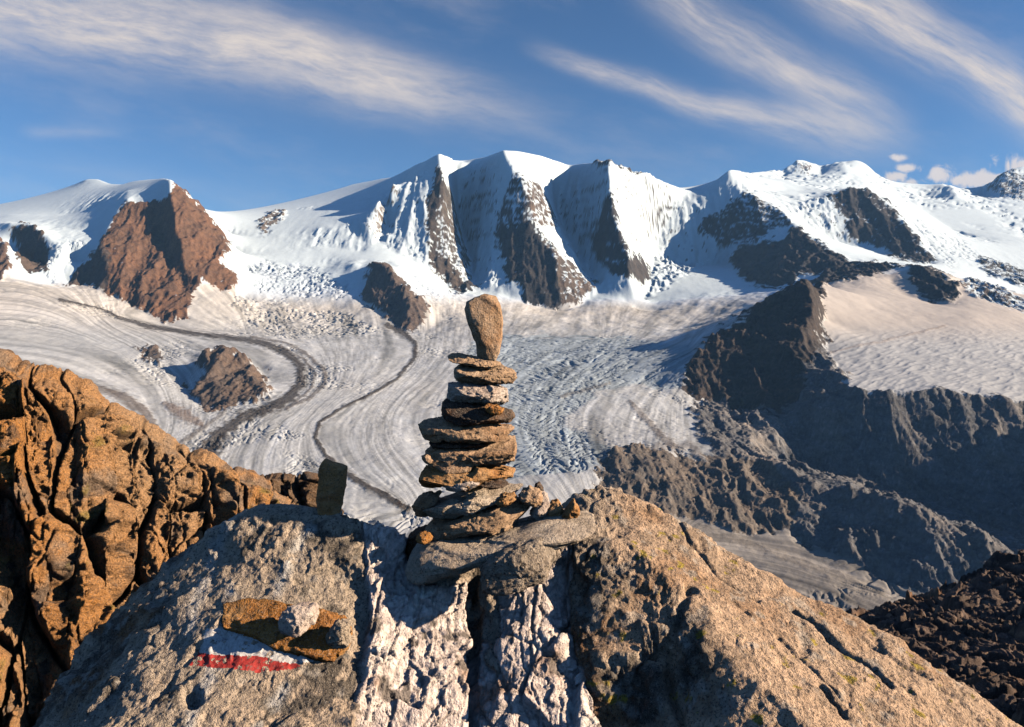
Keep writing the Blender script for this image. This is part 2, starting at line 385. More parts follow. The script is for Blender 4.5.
# ------------------------------------------------------------------ far terrain: crest, pillar, gully and foot lines as (column, row, distance in m)
LN = [
 # --- long skyline
 [(-300,250,6600),(-120,225,6200),(0,207,5800),(25,207,5650),(32,203,5450),(60,192,5080),(82,182,4760),(88,179,4690),(100,179,4680),(112,184,4580),(125,184.5,4430),(135,181,4350),(155,179,4250),(165,178,4050),(170,178,3850)],
 [(170,178,3850),(180,187,3850),(193,198,3920),(200,206,4050),(212,211,4700),(235,217,6000),(262,218,6600),(275,213,6600),(300,207,6500),(330,198,6250),(345,190,6000),(355,184,5800),(372,181,5450),(386,178,5120),(395,177,4920),(407,170,4750),(418,164,4660),(428,160,4570),(441,153,4470)],
 [(441,153,4470),(455,158,4660),(469,160,4880),(485,157,4740),(503,150,4450),(520,151,4520),(545,156,4680),(560,161,4850),(571,165,4960),(585,163,4850),(600,161.5,4580),(609,161,4450),(625,167,4560),(645,173,4690),(665,181,4830),(688,190,5000),(703,191,5050)],
 [(703,191,5000),(715,182,5000),(731,169,5000),(745,171,5300),(757,172,5500),(780,168,5800),(790,165,5900),(800,158.5,6000),(815,163,6050),(828,164,6050),(840,161,6000),(858,160,6000),(866,163,6000),(880,175,6000),(887,181,6100),(910,184,6300),(925,186,6400),(945,183,6300),(960,188,6400),(985,186,6500),(995,180,6500),(1008,170,6500),(1024,166,6500),(1100,175,6600),(1300,200,6800)],
 # --- Palu pillars and gullies
 [(441,153,4470),(444,170,4390),(443,187,4320),(438,209,4240),(435,225,4180),(436,245,4110),(436,258,4060),(441,275,3990),(450,287,3930),(462,293,3880)],
 [(469,160,4880),(461,176,4770),(457,209,4720),(460,236,4640),(468,255,4470),(473,275,4240),(478,289,4010)],
 [(503,150,4450),(513,166,4370),(521,172,4335),(526,184,4290),(531,205,4210),(529,224,4150),(544,239,4070),(557,255,3990),(560,276,3910),(562,297,3830),(563,307,3800)],
 [(571,165,4960),(567,180,4870),(559,195,4820),(557,215,4750),(566,237,4610),(580,258,4430),(592,276,4230),(600,288,4030)],
 [(609,161,4450),(610,179,4370),(612,205,4260),(620,229,4160),(630,255,4040),(631,276,3950),(634,290,3890)],
 [(690,192,5000),(675,211,4900),(662,229,4800),(652,250,4680),(652,272,4360),(650,290,4060),(640,305,3950)],
 [(407,180,4440),(394,184,4390),(384,192,4340),(378,206,4270),(368,223,4190),(367,233,4150),(373,243,4100)],
 [(409,170,4740),(401,198,4560),(390,212,4450),(385,228,4320),(381,243,4130)],
   # foot of the face
 [(300,232,4250),(330,226,4250),(365,240,4130),(385,248,4070),(410,258,4010),(432,272,3940),(448,291,3870),(465,294,3850),(480,291,3930),(500,293,3890),(520,301,3840),(545,309,3800),(562,311,3780),(580,307,3830),(600,293,3950),(620,296,3880),(640,309,3830),(660,313,3780)],
 [(450,301,3700),(500,306,3650),(550,316,3600),(600,322,3500),(650,325,3450),(690,330,3300)],
 # snow slopes left of the face and ice falls
 [(225,235,4250),(270,237,4200),(300,235,4220)],
 [(222,252,4000),(250,255,3980),(290,250,4050),(340,248,4080),(362,252,4040)],
 [(240,272,3750),(290,272,3800),(330,266,3900),(352,262,3850)],
 [(245,300,3500),(300,300,3550),(345,310,3480)],
 [(262,322,3280),(310,322,3320),(345,326,3300)],
 # dark nunatak under the ice fall
 [(374,257,3680),(381,262,3640),(390,270,3580),(402,285,3500),(411,298,3420),(415,316,3330),(412,331,3270)],
 [(355,262,3800),(360,285,3640),(366,301,3530),(385,315,3400),(400,333,3250)],
 [(395,262,3850),(425,280,3700),(445,300,3550),(440,322,3380),(425,332,3260)],
 # --- left peak
 [(127,190,3980),(129,199,3800),(118,215,3720),(106,235,3580),(100,245,3500),(108,265,3400),(106,290,3310),(120,300,3250),(140,311,3180),(165,322,3100),(185,318,3130),(190,306,3220)],
 [(170,178,3850),(172,199,3720),(173,218,3650),(179,240,3550),(187,270,3430),(191,286,3360)],
 [(157,198,3800),(160,225,3740),(164,240,3660),(174,260,3540),(185,284,3400),(190,302,3250)],
 [(200,206,4000),(216,225,3850),(228,244,3720),(216,270,3500),(226,286,3450),(195,300,3280)],
 [(140,200,3820),(135,220,3720),(140,245,3580),(150,275,3400),(160,300,3230)],
 [(10,215,4100),(40,215,4080),(70,215,4060),(100,207,4060)],
 [(30,225,3760),(60,228,3780),(90,232,3720),(100,240,3600)],
 [(0,222,3800),(12,224,3700),(30,222,3680),(42,232,3620),(52,240,3580),(60,246,3540),(76,243,3570),(92,243,3600)],
 [(14,250,3660),(18,262,3620),(30,271,3560),(44,272,3520)],
 [(60,248,3520),(52,262,3440),(45,281,3340)],
 [(66,283,3420),(85,285,3400),(104,288,3380)],
 [(70,266,3560),(85,262,3540),(97,248,3530)],
 [(0,234,3480),(8,246,3410),(12,266,3300),(2,278,3240)],
 [(-60,285,3150),(0,281,3200),(20,281,3260),(40,284,3300),(66,287,3330),(100,292,3280)],
 # --- glacier
 [(-300,310,2600),(-60,302,2850),(0,302,2900),(60,302,2950),(118,315,3000),(165,327,3040),(200,329,3040),(250,330,3120),(300,332,3130),(350,335,3130),(400,339,3080),(450,337,3120),(520,332,3230),(580,336,3180),(640,338,3130),(690,340,3050)],
 [(-300,360,2000),(-60,345,2150),(0,345,2300),(60,345,2450),(120,350,2500),(180,357,2480),(250,363,2430),(320,367,2400),(400,371,2400),(470,373,2400),(540,376,2400),(600,381,2350),(660,385,2350)],
 [(-200,410,1650),(50,402,1800),(150,402,1950),(250,407,1950),(330,412,1950),(400,417,1950),(470,420,1950),(540,422,1950),(600,427,1920),(660,433,1900),(710,438,1880)],
 [(0,470,1450),(150,452,1650),(250,457,1650),(350,462,1650),(430,470,1620),(520,476,1620),(580,462,1660)],
 [(100,540,1250),(250,512,1400),(350,522,1400),(450,530,1400),(540,530,1400),(590,520,1430)],
 [(200,620,1050),(350,602,1150),(500,602,1180),(600,592,1230),(700,575,1330)],
 # rock island in the ice
 [(206,349,2330),(225,347,2350),(246,356,2320)], [(206,349,2330),(212,370,2210),(222,392,2080),(250,390,2080)],
 [(188,374,2360),(190,400,2060),(217,412,1960),(251,399,2020),(273,394,2060),(262,370,2400),(240,352,2480),(205,352,2480),(190,362,2440)],
 # --- right massif
 [(731,169,5000),(734,184,4920),(746,192,4830),(765,202,4680),(782,210,4550),(793,219,4430),(800,227,4330),(811,237,4200),(824,244,4080),(846,259,3850),(857,265,3750)],
 [(652,258,4560),(672,263,4680),(690,266,4680),(715,266,4600),(729,268,4400),(742,280,4120),(757,289,3850),(775,291,3700),(795,287,3600)],
 [(655,296,4000),(690,290,4000),(720,285,4050),(740,295,3800),(765,300,3500)],
 [(670,322,3500),(710,318,3500),(745,312,3400)],
 [(800,158.5,6000),(797,168,5850),(792,178,5650)], [(841,160.5,6000),(846,170,5800),(850,180,5600)], [(822,168,6100),(820,176,5850)], [(784,172,5950),(782,178,5700)],
 [(927,184.5,6150),(951,183.5,5900),(959,197,5600)], [(922,197,5800),(940,198,5750)], [(1008,170,6500),(1003,182,6200),(996,198,5900)], [(985,192,6400),(982,204,6000)],
 [(757,178,5400),(780,180,5400),(800,178,5600),(840,178,5600),(870,180,5700)],
 [(770,192,5000),(800,190,5150),(826,193,5000),(842,188,4980),(862,188,4960),(876,194,4900),(889,203,4820),(903,220,4680),(920,242,4500),(934,262,4350)],
 [(803,222,4700),(815,235,4620),(840,246,4650),(862,247,4640),(882,255,4520),(905,260,4420),(931,266,4320)],
 [(830,243,4150),(860,256,3950),(900,262,3900),(933,268,3800)],
 [(900,195,5600),(930,215,5300),(960,235,5000),(1000,240,4900),(1100,245,4900)],
 [(945,262,4300),(985,270,4300),(1024,278,4300),(1150,285,4300)],
 [(960,272,3900),(1000,292,3800),(1024,300,3800),(1150,310,3700)],
 # plateau rim, its left-facing cliff and the plateau
 [(857,265,3700),(880,266,3550),(907,266,3450),(930,267,3350),(945,273,3250),(957,285,3120),(970,294,3050),(990,303,2950),(1010,310,2900),(1035,322,2800),(1200,350,2700)],
 [(840,278,3300),(870,276,3300),(893,282,3300),(908,296,3120),(935,304,2980),(955,306,2920)],
 [(822,283,2900),(850,292,2850),(880,310,2750),(930,318,2700),(975,318,2700),(1000,330,2600),(1060,345,2500)],
 [(826,320,2550),(870,335,2480),(930,345,2400),(1000,355,2300),(1100,370,2200)],
 [(820,345,2420),(838,372,2150),(856,387,1980),(880,392,1950),(930,388,1950),(960,391,1930),(1010,400,1880),(1100,412,1850)],
 # dark wedge ridge
 [(808,277,2600),(813,290,2520),(815,310,2420),(802,335,2330),(797,360,2250),(791,385,2180),(785,405,2110)],
 [(808,277,2600),(795,283,2630),(780,293,2630),(765,303,2620),(745,318,2590),(720,335,2530),(702,346,2470),(691,362,2390),(688,378,2310),(700,396,2260),(725,410,2210),(755,420,2140)],
 [(826,283,2900),(824,300,2650),(821,330,2430),(817,352,2310)],
 # slope under the plateau, trough, lateral moraine, valley ice
 [(790,405,2130),(815,395,2050),(838,392,2010)],
 [(790,466,1920),(850,480,1860),(930,505,1760),(1000,528,1660),(1100,566,1540)],
 [(735,445,1800),(748,455,1720),(814,479,1560),(860,492,1490),(895,502,1430),(950,527,1350),(986,541,1310),(1022,556,1270),(1150,610,1180)],
 [(796,540,1440),(841,557,1370),(895,573,1310),(936,589,1260),(1050,630,1160)],
 [(740,537,1450),(800,556,1390),(850,575,1320),(920,600,1230)], [(740,570,1350),(830,612,1180),(900,640,1100)],
 [(596,456,1680),(640,448,1710),(690,456,1700),(730,456,1710),(765,468,1660),(790,490,1580)],
 [(600,495,1560),(640,510,1510),(690,520,1490),(740,533,1450),(792,528,1460)],
]
ZL = [[(-420,8000,150),(200,8000,300),(600,7400,400),(720,7500,500)], [(-420,13000,0),(1500,13000,0)], [(720,7800,500),(1500,8200,500)],
      [(-420,350,-520),(1500,350,-520)], [(-420,800,-480),(0,850,-440),(500,850,-475),(900,850,-520),(1500,850,-520)],
      [(1690,1100,-480),(1620,1230,-300)], [(1564,1250,-160),(1524,1300,0),(1389,1500,-30),(1310,1650,-50),(1277,1720,-70),(1247,1785,-100),(1232,1830,-140)], [(1300,2000,-260),(1500,2000,-250),(1700,2000,-200)], [(1700,3000,0),(1700,5000,300)], [(-420,2000,-120),(-420,3000,60),(-420,4200,400)]]  # includes an unseen ridge off to the right, added to shade the slope

ROCK = [  # outline, distance range, colour (sunlit flanks painted paler), how much snow lies on it
 ([(125,201),(140,203),(155,202),(166,199),(171,192),(174,181),(190,197),(210,214),(229,240),(231,250),(220,262),(236,275),(236,288),(222,290),(205,283),(192,292),(191,305),(186,319),(165,323),(150,314),(125,302),(105,293),(108,270),(98,246),(110,225),(120,210)],3000,4050,(.150,.084,.052),.10),
 ([(64,284),(85,262),(100,243),(111,262),(106,290),(85,286)],3200,3700,(.085,.065,.055),.02),
 ([(11,228),(22,223),(40,231),(51,250),(47,271),(28,272),(18,258)],3300,3800,(.10,.075,.06),.05),
 ([(-80,225),(0,232),(8,242),(13,268),(0,280),(-80,285)],3000,3600,(.15,.10,.075),.2),
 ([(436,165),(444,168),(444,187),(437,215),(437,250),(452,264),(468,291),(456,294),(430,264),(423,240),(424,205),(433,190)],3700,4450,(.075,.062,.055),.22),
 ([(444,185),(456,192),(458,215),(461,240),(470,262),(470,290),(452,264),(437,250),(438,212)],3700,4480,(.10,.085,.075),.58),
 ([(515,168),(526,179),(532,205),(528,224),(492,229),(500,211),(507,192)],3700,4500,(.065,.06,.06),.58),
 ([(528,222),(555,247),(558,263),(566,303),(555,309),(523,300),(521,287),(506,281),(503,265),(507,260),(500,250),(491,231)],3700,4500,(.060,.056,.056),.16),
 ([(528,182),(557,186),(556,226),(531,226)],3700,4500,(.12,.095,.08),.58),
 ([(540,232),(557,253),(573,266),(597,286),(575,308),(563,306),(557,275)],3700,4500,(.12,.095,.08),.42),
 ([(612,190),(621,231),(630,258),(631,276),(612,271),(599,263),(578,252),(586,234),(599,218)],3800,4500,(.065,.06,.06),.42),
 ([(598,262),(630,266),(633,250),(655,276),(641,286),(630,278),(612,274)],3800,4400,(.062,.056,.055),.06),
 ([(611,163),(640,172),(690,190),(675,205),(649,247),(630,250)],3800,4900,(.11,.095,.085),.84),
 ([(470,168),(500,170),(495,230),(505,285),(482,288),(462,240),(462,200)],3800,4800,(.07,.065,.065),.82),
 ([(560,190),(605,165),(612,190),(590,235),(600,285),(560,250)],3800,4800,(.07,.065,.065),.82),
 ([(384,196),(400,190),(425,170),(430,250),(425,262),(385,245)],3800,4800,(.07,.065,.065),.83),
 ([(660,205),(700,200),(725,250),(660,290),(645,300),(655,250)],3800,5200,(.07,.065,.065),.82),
 ([(464,281),(481,287),(465,292)],3700,4200,(.06,.055,.055),.02),
 ([(580,160),(612,159),(650,174),(690,189),(690,193),(645,177),(612,164),(580,166)],4300,4700,(.07,.06,.055),.35),
 ([(366,224),(384,192),(398,184),(402,190),(388,208),(382,235),(374,243)],4000,4500,(.15,.12,.1),.72),
 ([(262,220),(270,212),(284,211),(284,219),(270,226),(264,236),(257,228)],4000,4700,(.15,.12,.10),.35),
 ([(300,205),(330,197),(350,186),(352,190),(330,203),(300,209)],4000,4700,(.13,.11,.10),.6),
 ([(372,256),(385,261),(398,276),(411,289),(428,302),(426,318),(413,333),(395,326),(380,311),(364,301),(366,275)],3200,3750,(.13,.10,.085),.06),
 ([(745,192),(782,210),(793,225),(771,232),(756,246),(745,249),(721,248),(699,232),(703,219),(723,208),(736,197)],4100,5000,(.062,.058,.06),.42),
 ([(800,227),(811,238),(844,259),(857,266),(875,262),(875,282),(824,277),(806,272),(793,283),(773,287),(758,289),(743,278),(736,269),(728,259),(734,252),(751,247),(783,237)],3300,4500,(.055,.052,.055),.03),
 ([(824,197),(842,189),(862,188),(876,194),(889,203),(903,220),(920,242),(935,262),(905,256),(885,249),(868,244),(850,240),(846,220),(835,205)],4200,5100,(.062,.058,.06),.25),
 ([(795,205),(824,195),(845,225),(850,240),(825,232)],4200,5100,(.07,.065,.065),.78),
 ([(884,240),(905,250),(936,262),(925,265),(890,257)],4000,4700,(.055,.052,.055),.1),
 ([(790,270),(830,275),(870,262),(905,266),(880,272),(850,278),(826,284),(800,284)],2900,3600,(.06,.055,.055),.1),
 ([(905,267),(935,268),(959,285),(957,302),(935,302),(915,291)],2850,3500,(.055,.052,.055),.03),
 ([(958,284),(975,278),(1030,302),(1030,314),(1000,304),(972,295)],2600,3600,(.12,.10,.09),.45),
 ([(975,255),(1000,262),(1030,272),(1030,290),(990,276)],3600,4600,(.06,.058,.06),.4),
 ([(986,186),(1000,174),(1010,169),(1030,176),(1030,200),(1000,196)],5500,7000,(.10,.09,.09),.4),
 ([(794,160),(800,163),(812,166),(808,173),(796,170)],5500,6200,(.12,.10,.10),.5),
 ([(795,380),(800,350),(820,340),(828,350),(840,374),(852,389),(880,394),(930,390),(1030,402),(1260,430),(1300,800),(930,592),(796,541),(770,500),(720,460),(700,425),(690,400),(720,405)],1150,2500,(.135,.132,.135),.07),
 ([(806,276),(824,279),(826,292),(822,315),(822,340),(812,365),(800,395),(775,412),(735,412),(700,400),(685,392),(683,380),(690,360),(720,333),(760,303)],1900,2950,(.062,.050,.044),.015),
 ([(740,425),(775,418),(790,440),(770,470),(745,460)],1500,2300,(.22,.20,.185),.0),
 ([(594,457),(640,446),(700,456),(740,456),(775,470),(799,500),(793,532),(740,536),(690,522),(640,512),(600,497)],1400,1760,(.15,.125,.105),.0),
 ([(203,349),(225,345),(249,355),(255,366),(265,376),(273,393),(252,400),(217,413),(190,400),(188,388),(205,374),(196,366)],1900,2450,(.13,.095,.075),.02),
 ([(135,347),(152,347),(160,355),(158,362),(148,360)],2200,2600,(.10,.08,.07),.1),
]
MORAINE = [  # line, width along it, darkness, colour
 ([(60,300),(100,309),(118,317),(145,326),(187,333),(232,338),(263,343),(286,353),(301,366),(300,385),(288,400),(263,411),(240,420),(221,435),(206,454),(194,470)],(1.5,1.2,1.5,2,2,2.5,3,3.5,4.5,6,5.5,5.5,6,8,10,11),.97,(.055,.045,.039)),
 ([(250,337),(285,343),(308,355),(324,370),(326,383),(312,397),(286,409)],(1,1.2,1.6,2,2,2,1.5),.7,(.10,.08,.07)),
 ([(280,346),(305,360),(315,374),(312,389),(296,402)],(1,1.2,1.6,1.6,1.2),.65,(.10,.08,.07)),
 ([(388,326),(404,333),(415,344),(415,358),(396,380),(369,395),(339,410),(320,423),(315,438),(327,457),(347,475),(373,490),(407,510)],(2.5,3,2.6,2,1.6,1.5,1.6,1.8,2,2.2,3,3.2,3.5),.95,(.058,.048,.042)),
 ([(84,386),(105,391),(126,399),(144,412),(158,430)],(3,4,5,5,4),.7,(.13,.095,.07)),
 ([(240,400),(222,414),(200,430),(178,446)],(1,1.5,2.5,3),.6,(.11,.09,.08)),
 ([(165,404),(185,416),(200,424)],(3,6,3),.65,(.17,.11,.075)),
 ([(630,402),(645,418),(655,430),(672,445)],(2,3.5,3,4),.6,(.14,.11,.09)),
 ([(650,450),(690,446),(700,456)],(5,5,4),.5,(.14,.11,.09)),
 ([(560,397),(585,390),(610,383)],(1.5,1.8,1.2),.6,(.14,.12,.11)),
 ([(830,352),(850,348),(880,342),(920,332),(945,326)],(1,1,1.2,1,1),.4,(.28,.21,.17)),
 ([(700,530),(760,548),(820,570),(880,592)],(6,4,5,5),.45,(.16,.14,.12)),
]
FLOW = [([(0,330),(60,338),(120,355),(155,385),(170,420),(160,455)],-1.0),
        ([(118,317),(187,333),(263,343),(301,366),(300,385),(263,411),(221,435),(194,470)],0.0),
        ([(250,337),(308,355),(326,380),(300,405),(265,425),(245,460),(250,500)],.35),
        ([(404,333),(415,344),(413,360),(369,395),(320,423),(315,438),(347,475),(407,510)],1.0),
        ([(465,335),(470,350),(440,380),(410,402),(396,420),(400,442),(430,470),(480,512)],1.6),
        ([(600,338),(550,356),(505,382),(482,408),(490,440),(535,480),(575,520)],2.2),
        ([(690,345),(650,358),(610,385),(585,415),(590,445),(600,460)],2.8),
        ([(700,380),(690,410),(720,440),(760,460)],3.4),
        ([(700,540),(800,560),(920,600)],4.0), ([(700,585),(800,610),(880,650)],4.6)]
ICEFALL = [([(240,264),(262,262),(310,264),(352,290),(345,298),(300,298),(258,292)],1.0), ([(225,292),(250,300),(300,300),(345,312),(385,332),(330,338),(272,338),(245,320)],1.0),
           ([(395,262),(440,280),(470,300),(450,325),(425,300)],.55), ([(905,210),(960,235),(985,262),(950,268),(920,240)],.5),
           ([(45,243),(76,240),(95,246),(70,262),(52,284),(42,280)],.9), ([(455,170),(500,170),(500,285),(470,285)],.35),
           ([(475,345),(600,340),(660,400),(700,440),(600,455),(500,440)],.22), ([(340,380),(460,345),(470,500),(340,500)],.10), ([(570,420),(600,430),(640,455),(590,458)],.5)]

def build_terrain():
    rounded = [[(p, y + .5 * i, Y * (1 + .006 * i)) for p, y, Y in ln] for ln in LN[:4] for i in (1, 2)]   # a crest has some breadth
    fld = Field(-420, 1700, 350, 13000, 2.0, LN + rounded, ZL, smooth=1)
    px = np.concatenate([np.arange(-420, -10, 8), np.arange(-10, 1034, 1.2), np.arange(1034, 1690, 8)])
    lv = [np.arange(math.log(350), math.log(1000), .02), np.arange(math.log(1000), math.log(1250), .004), np.arange(math.log(1250), math.log(5100), .0015),
          np.arange(math.log(5100), math.log(7000), .003), np.arange(math.log(7000), math.log(12900), .02)]
    Yr = np.exp(np.concatenate(lv))
    PX, Y = np.meshgrid(px, Yr); PX = PX.astype(f32); Y = Y.astype(f32)
    X = ((PX - HX) / F * Y).astype(f32); Z = fld(PX, Y).astype(f32)
    PY = HY - Z / Y * F
    jx = fbm2(X / 90, Y / 90, 3, 4); jy = fbm2(X / 90, Y / 90, 9, 4); kx = fbm2(X / 26 + Y / 50, Z / 20, 13, 4, .65); ky = fbm2(X / 26 + Y / 50, Z / 20, 15, 4, .65)
    rock = np.zeros(X.shape, f32); snowf = np.zeros(X.shape, f32); col = np.zeros(X.shape + (3,), f32)
    # glacier ice and snow colours
    hi = sstep(PY, 345, 300); tone = fbm2(X / 400, Y / 400, 21, 4)
    ice = np.array([.45, .47, .49]); up = np.array([.57, .545, .51]); snow = np.array([.68, .80, .94])
    hi_ = np.clip(hi + tone * .35, 0, 1)[..., None]
    col[:] = ice * (1 - hi_) + up * hi_
    plat = inpoly(PX + jx * 6, PY + jy * 4, [(820,275),(860,270),(1100,300),(1250,430),(1030,402),(930,390),(852,389),(826,350)]) & (Y > 1700) & (Y < 3400)
    pcol = np.array([.50, .46, .43]) * (1 - sstep(PY, 318, 350)[..., None]) + np.array([.44, .455, .475]) * sstep(PY, 318, 350)[..., None]
    col = np.where(plat[..., None], pcol, col)
    high = (sstep(PY, 312, 285) * sstep(Y, 3250, 3600) + sstep(Y, 3750, 4000)); high = np.clip(high + jx * .2, 0, 1)
    high = np.where(plat, 0, np.where(PX < 235, sstep(PY + jy * 8, 288, 280) * sstep(Y, 3200, 3330), high))
    col = col * (1 - high[..., None]) + snow * high[..., None]
    val = blur((inpoly(PX + jx * 60, PY + jy * 30, [(640,495),(800,500),(940,560),(1100,620),(1800,800),(1800,2000),(400,2000),(560,700),(620,590)]) & (Y < 1500)).astype(f32), 8)[..., None]
    col = col * (1 - val) + np.array([.27, .25, .23]) * val
    # stream function of the flowing ice, for its bands and crevasses
    g = ([], [], [])
    for ln, v in FLOW:
        a = np.array(ln, float)
        for p, q_ in zip(a[:-1], a[1:]):
            t = np.linspace(0, 1, 40)[:, None]; s_ = p * (1 - t) + q_ * t
            g[0].append(s_[:, 1] / 3); g[1].append(s_[:, 0] / 3); g[2].append(np.full(40, v))
    psi_im = relax((260, 345), tuple(np.concatenate(k) for k in g), levels=4, iters=80)
    psi = bilin(blur(psi_im, 2), np.clip(PY, 0, 770) / 3, np.clip(PX, 0, 1024) / 3)
    gl = np.clip(1 - high, 0, 1) * (~plat)
    # along-flow coordinate: mostly distance
    band = fbm2(psi * 26, Y / 500, 31, 4); fine = fbm2(psi * 70, Y / 120, 37, 3)
    col *= (1 + gl * (band * .75 + fine * .50))[..., None]
    dirt = sstep(fbm2(psi * 9, Y / 700, 41, 5), .08, .5) * gl
    col *= (1 - .42 * dirt)[..., None]
    fall = np.zeros(X.shape, f32)
    for poly, st in ICEFALL:
        fall = np.maximum(fall, inpoly(PX + jx * 12, PY + jy * 8, poly) * st * ((Y > 1200) & (Y < 5600)))
    fall = blur(fall, 4)
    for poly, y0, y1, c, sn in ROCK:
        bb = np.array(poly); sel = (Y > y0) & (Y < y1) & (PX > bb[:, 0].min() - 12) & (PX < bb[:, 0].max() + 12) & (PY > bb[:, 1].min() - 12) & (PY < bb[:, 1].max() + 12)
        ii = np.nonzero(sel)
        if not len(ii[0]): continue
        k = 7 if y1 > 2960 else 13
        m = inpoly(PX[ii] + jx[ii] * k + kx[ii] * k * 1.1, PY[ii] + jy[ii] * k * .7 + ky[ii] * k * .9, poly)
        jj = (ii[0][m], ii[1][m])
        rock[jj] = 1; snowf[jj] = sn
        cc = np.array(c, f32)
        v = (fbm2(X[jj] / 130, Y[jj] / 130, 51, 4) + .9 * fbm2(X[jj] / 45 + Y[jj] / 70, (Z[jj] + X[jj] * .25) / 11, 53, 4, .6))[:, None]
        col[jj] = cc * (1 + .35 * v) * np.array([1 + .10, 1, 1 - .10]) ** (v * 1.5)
    rk = blur(rock, 3)
    # relief: rock ribs and gullies, snow flutings, crevasses
    wx = X + 22 * fbm2(X / 160, Y / 160, 61, 3); wy = Y + 22 * fbm2(X / 160, Y / 160, 67, 3)
    rd = ridged2(wx / 120, wy / 260, 71, 6, .55) - .45
    rd2 = ridged2(wx / 34, wy / 60, 83, 4, .6) - .45
    near = sstep(Y, 2900, 1500)
    amp = 46 * (1 - .30 * near)
    Z = Z + rk * (rd * amp + rd2 * 16 * (1 - .45 * near))
    sky_row = np.where(Y > 3000, PY, 9e3).min(axis=0)[None, :]; keep_edge = sstep(PY - sky_row, 1.5, 16) * .85 + .15
    Nb = gnormals(np.stack([X, Y, Z], -1)); stp = sstep(np.abs(Nb[..., 2]), .90, .72); stp = blur(stp.astype(f32), 3)
    Z = Z + rk * (fbm2(wx / 90 + wy / 200, Z / 26, 87, 3) * 9 * (1 - .4 * near) + fbm2(wx / 30 + wy / 60, Z / 9, 89, 3) * 2.6)
    steep = keep_edge * sstep(Y, 3850, 3950) * (1 - rk) * (.07 + .93 * stp)
    Z = Z + steep * ((ridged2(wx / 75, wy / 300, 91, 5, .6) - .5) * 18 * (Y < 4990) + (ridged2(wx / 40, wy / 46, 93, 5, .65) - .5) * 24 * (.35 + .65 * stp) * sstep(fbm2(X / 150, Y / 150, 94, 3), -.15, .3) * (Y < 4990) + fbm2(X / 60, Y / 60, 95, 4) * 7 * (Y < 4990) + fbm2(X / 170, Y / 170, 97, 4) * 10)
    up_ = sstep(Y, 4700, 4950) * (PX > 740) * (1 - rk) * sstep(fbm2(X / 500, Y / 500, 96, 3), -.25, .2)
    Z = Z - up_ * (sstep(np.abs(perlin2(X / 260 + Y / 500, Y / 70 + fbm2(X / 300, Y / 300, 98, 3), 92)), .14, 0) * 22 + (1 - ridged2(X / 150, Y / 90, 90, 4)) * 16)
    mid = (1 - rk) * sstep(Y, 3050, 3300) * (1 - sstep(Y, 3850, 3950))
    Z = Z + mid * (fbm2(X / 90, Y / 90, 99, 5) * 9)
    cre = ridged2(wx / 48, wy / 30, 101, 4, .55); cre2 = ridged2((wx + wy) / 26, (wx - wy) / 40, 103, 3, .6)
    Z = Z + fall * (1 - rk) * sstep(fbm2(X / 170, Y / 170, 106, 3), -.45, .15) * ((cre2 - .5) * 6 + (cre - .5) * 9 - sstep(np.minimum(np.abs(perlin2(wx / 75, wy / 15, 105)), np.abs(perlin2(wx / 46, wy / 12, 107))), .16, .0) * 15) * (1 - .5 * near)
    flow = ridged2(psi * 30, Y / 130, 111, 4, .55) - .45
    sY = Y + 150 * fbm2(psi * 2.2, Y / 400, 113, 3) + jx * 12
    crv = np.minimum(np.abs(perlin2(psi * 5.5, sY / 15, 115)), np.abs(perlin2(psi * 9 + 3, (sY + 60 * psi) / 24, 118)) * 1.3)
    Z = Z + gl * (1 - rk) * (Y < 3300) * (flow * 1.6 * sstep(fbm2(X / 200, Y / 200, 116, 3), -.2, .3) + fbm2(X / 30, Y / 30, 117, 5) * 2.2 + fbm2(X / 220, Y / 220, 119, 3) * 7)
    tong = blur((inpoly(PX + jx * 14, PY + jy * 10, [(475,335),(600,335),(690,345),(680,385),(600,388),(565,420),(620,455),(580,470),(500,480),(440,420)]) & (Y < 3300)).astype(f32), 5)
    zone = np.maximum(sstep(fbm2(X / 260, Y / 260, 121, 3), .05, .35), tong * (.55 + .45 * sstep(fbm2(X / 90, Y / 90, 123, 3), -.3, .2)))
    col = col * (1 - (tong * gl * .75)[..., None] * np.array([.38, .26, .16]))
    Z = Z - gl * (1 - rk) * (Y < 3200) * sstep(crv, .20, .0) * zone * 6.5
    pf = plat.astype(f32) * (1 - rk)
    Z = Z + pf * (fbm2(X / 120, Y / 120, 131, 5) * 6 + (ridged2((wx + .6 * wy) / 90, (wy - .6 * wx) / 30, 133, 3) - .5) * 4 * sstep(PY, 318, 345))
    # moraines
    mor = np.zeros(X.shape, f32)
    PYn = HY - Z / Y * F
    for ln, ws, dk, c in MORAINE:
        bb = np.array(ln); sel = (Y > 1000) & (Y < 3400) & (PX > bb[:, 0].min() - 20) & (PX < bb[:, 0].max() + 20) & (PYn > bb[:, 1].min() - 20) & (PYn < bb[:, 1].max() + 20) & (rk < .5)
        ii = np.nonzero(sel)
        D, T = dline(PX[ii] + jx[ii] * 2, PYn[ii] + jy[ii] * 2, ln)
        w = np.interp(T, np.linspace(0, 1, len(ws)), ws)
        e = D / w + fbm2(X[ii] / 25, Y[ii] / 25, 141, 5, .65) * 1.1
        k = sstep(e, 1.35, .6) * np.minimum(1, dk * 1.12) * (.92 + .3 * fbm2(psi[ii] * 90, Y[ii] / 200, 145, 3))
        k = np.maximum(k, sstep(e, 3.2, .9) * sstep(fbm2(psi[ii] * 40, Y[ii] / 25, 147, 4), -.05, .3) * dk * .5)
        col[ii] = col[ii] * (1 - k[:, None]) + np.array(c) * k[:, None] * (1 + .3 * fbm2(psi[ii] * 60, Y[ii] / 60, 143, 3))[:, None]
        mor[ii] = np.maximum(mor[ii], k); Z[ii] += k * 2.5
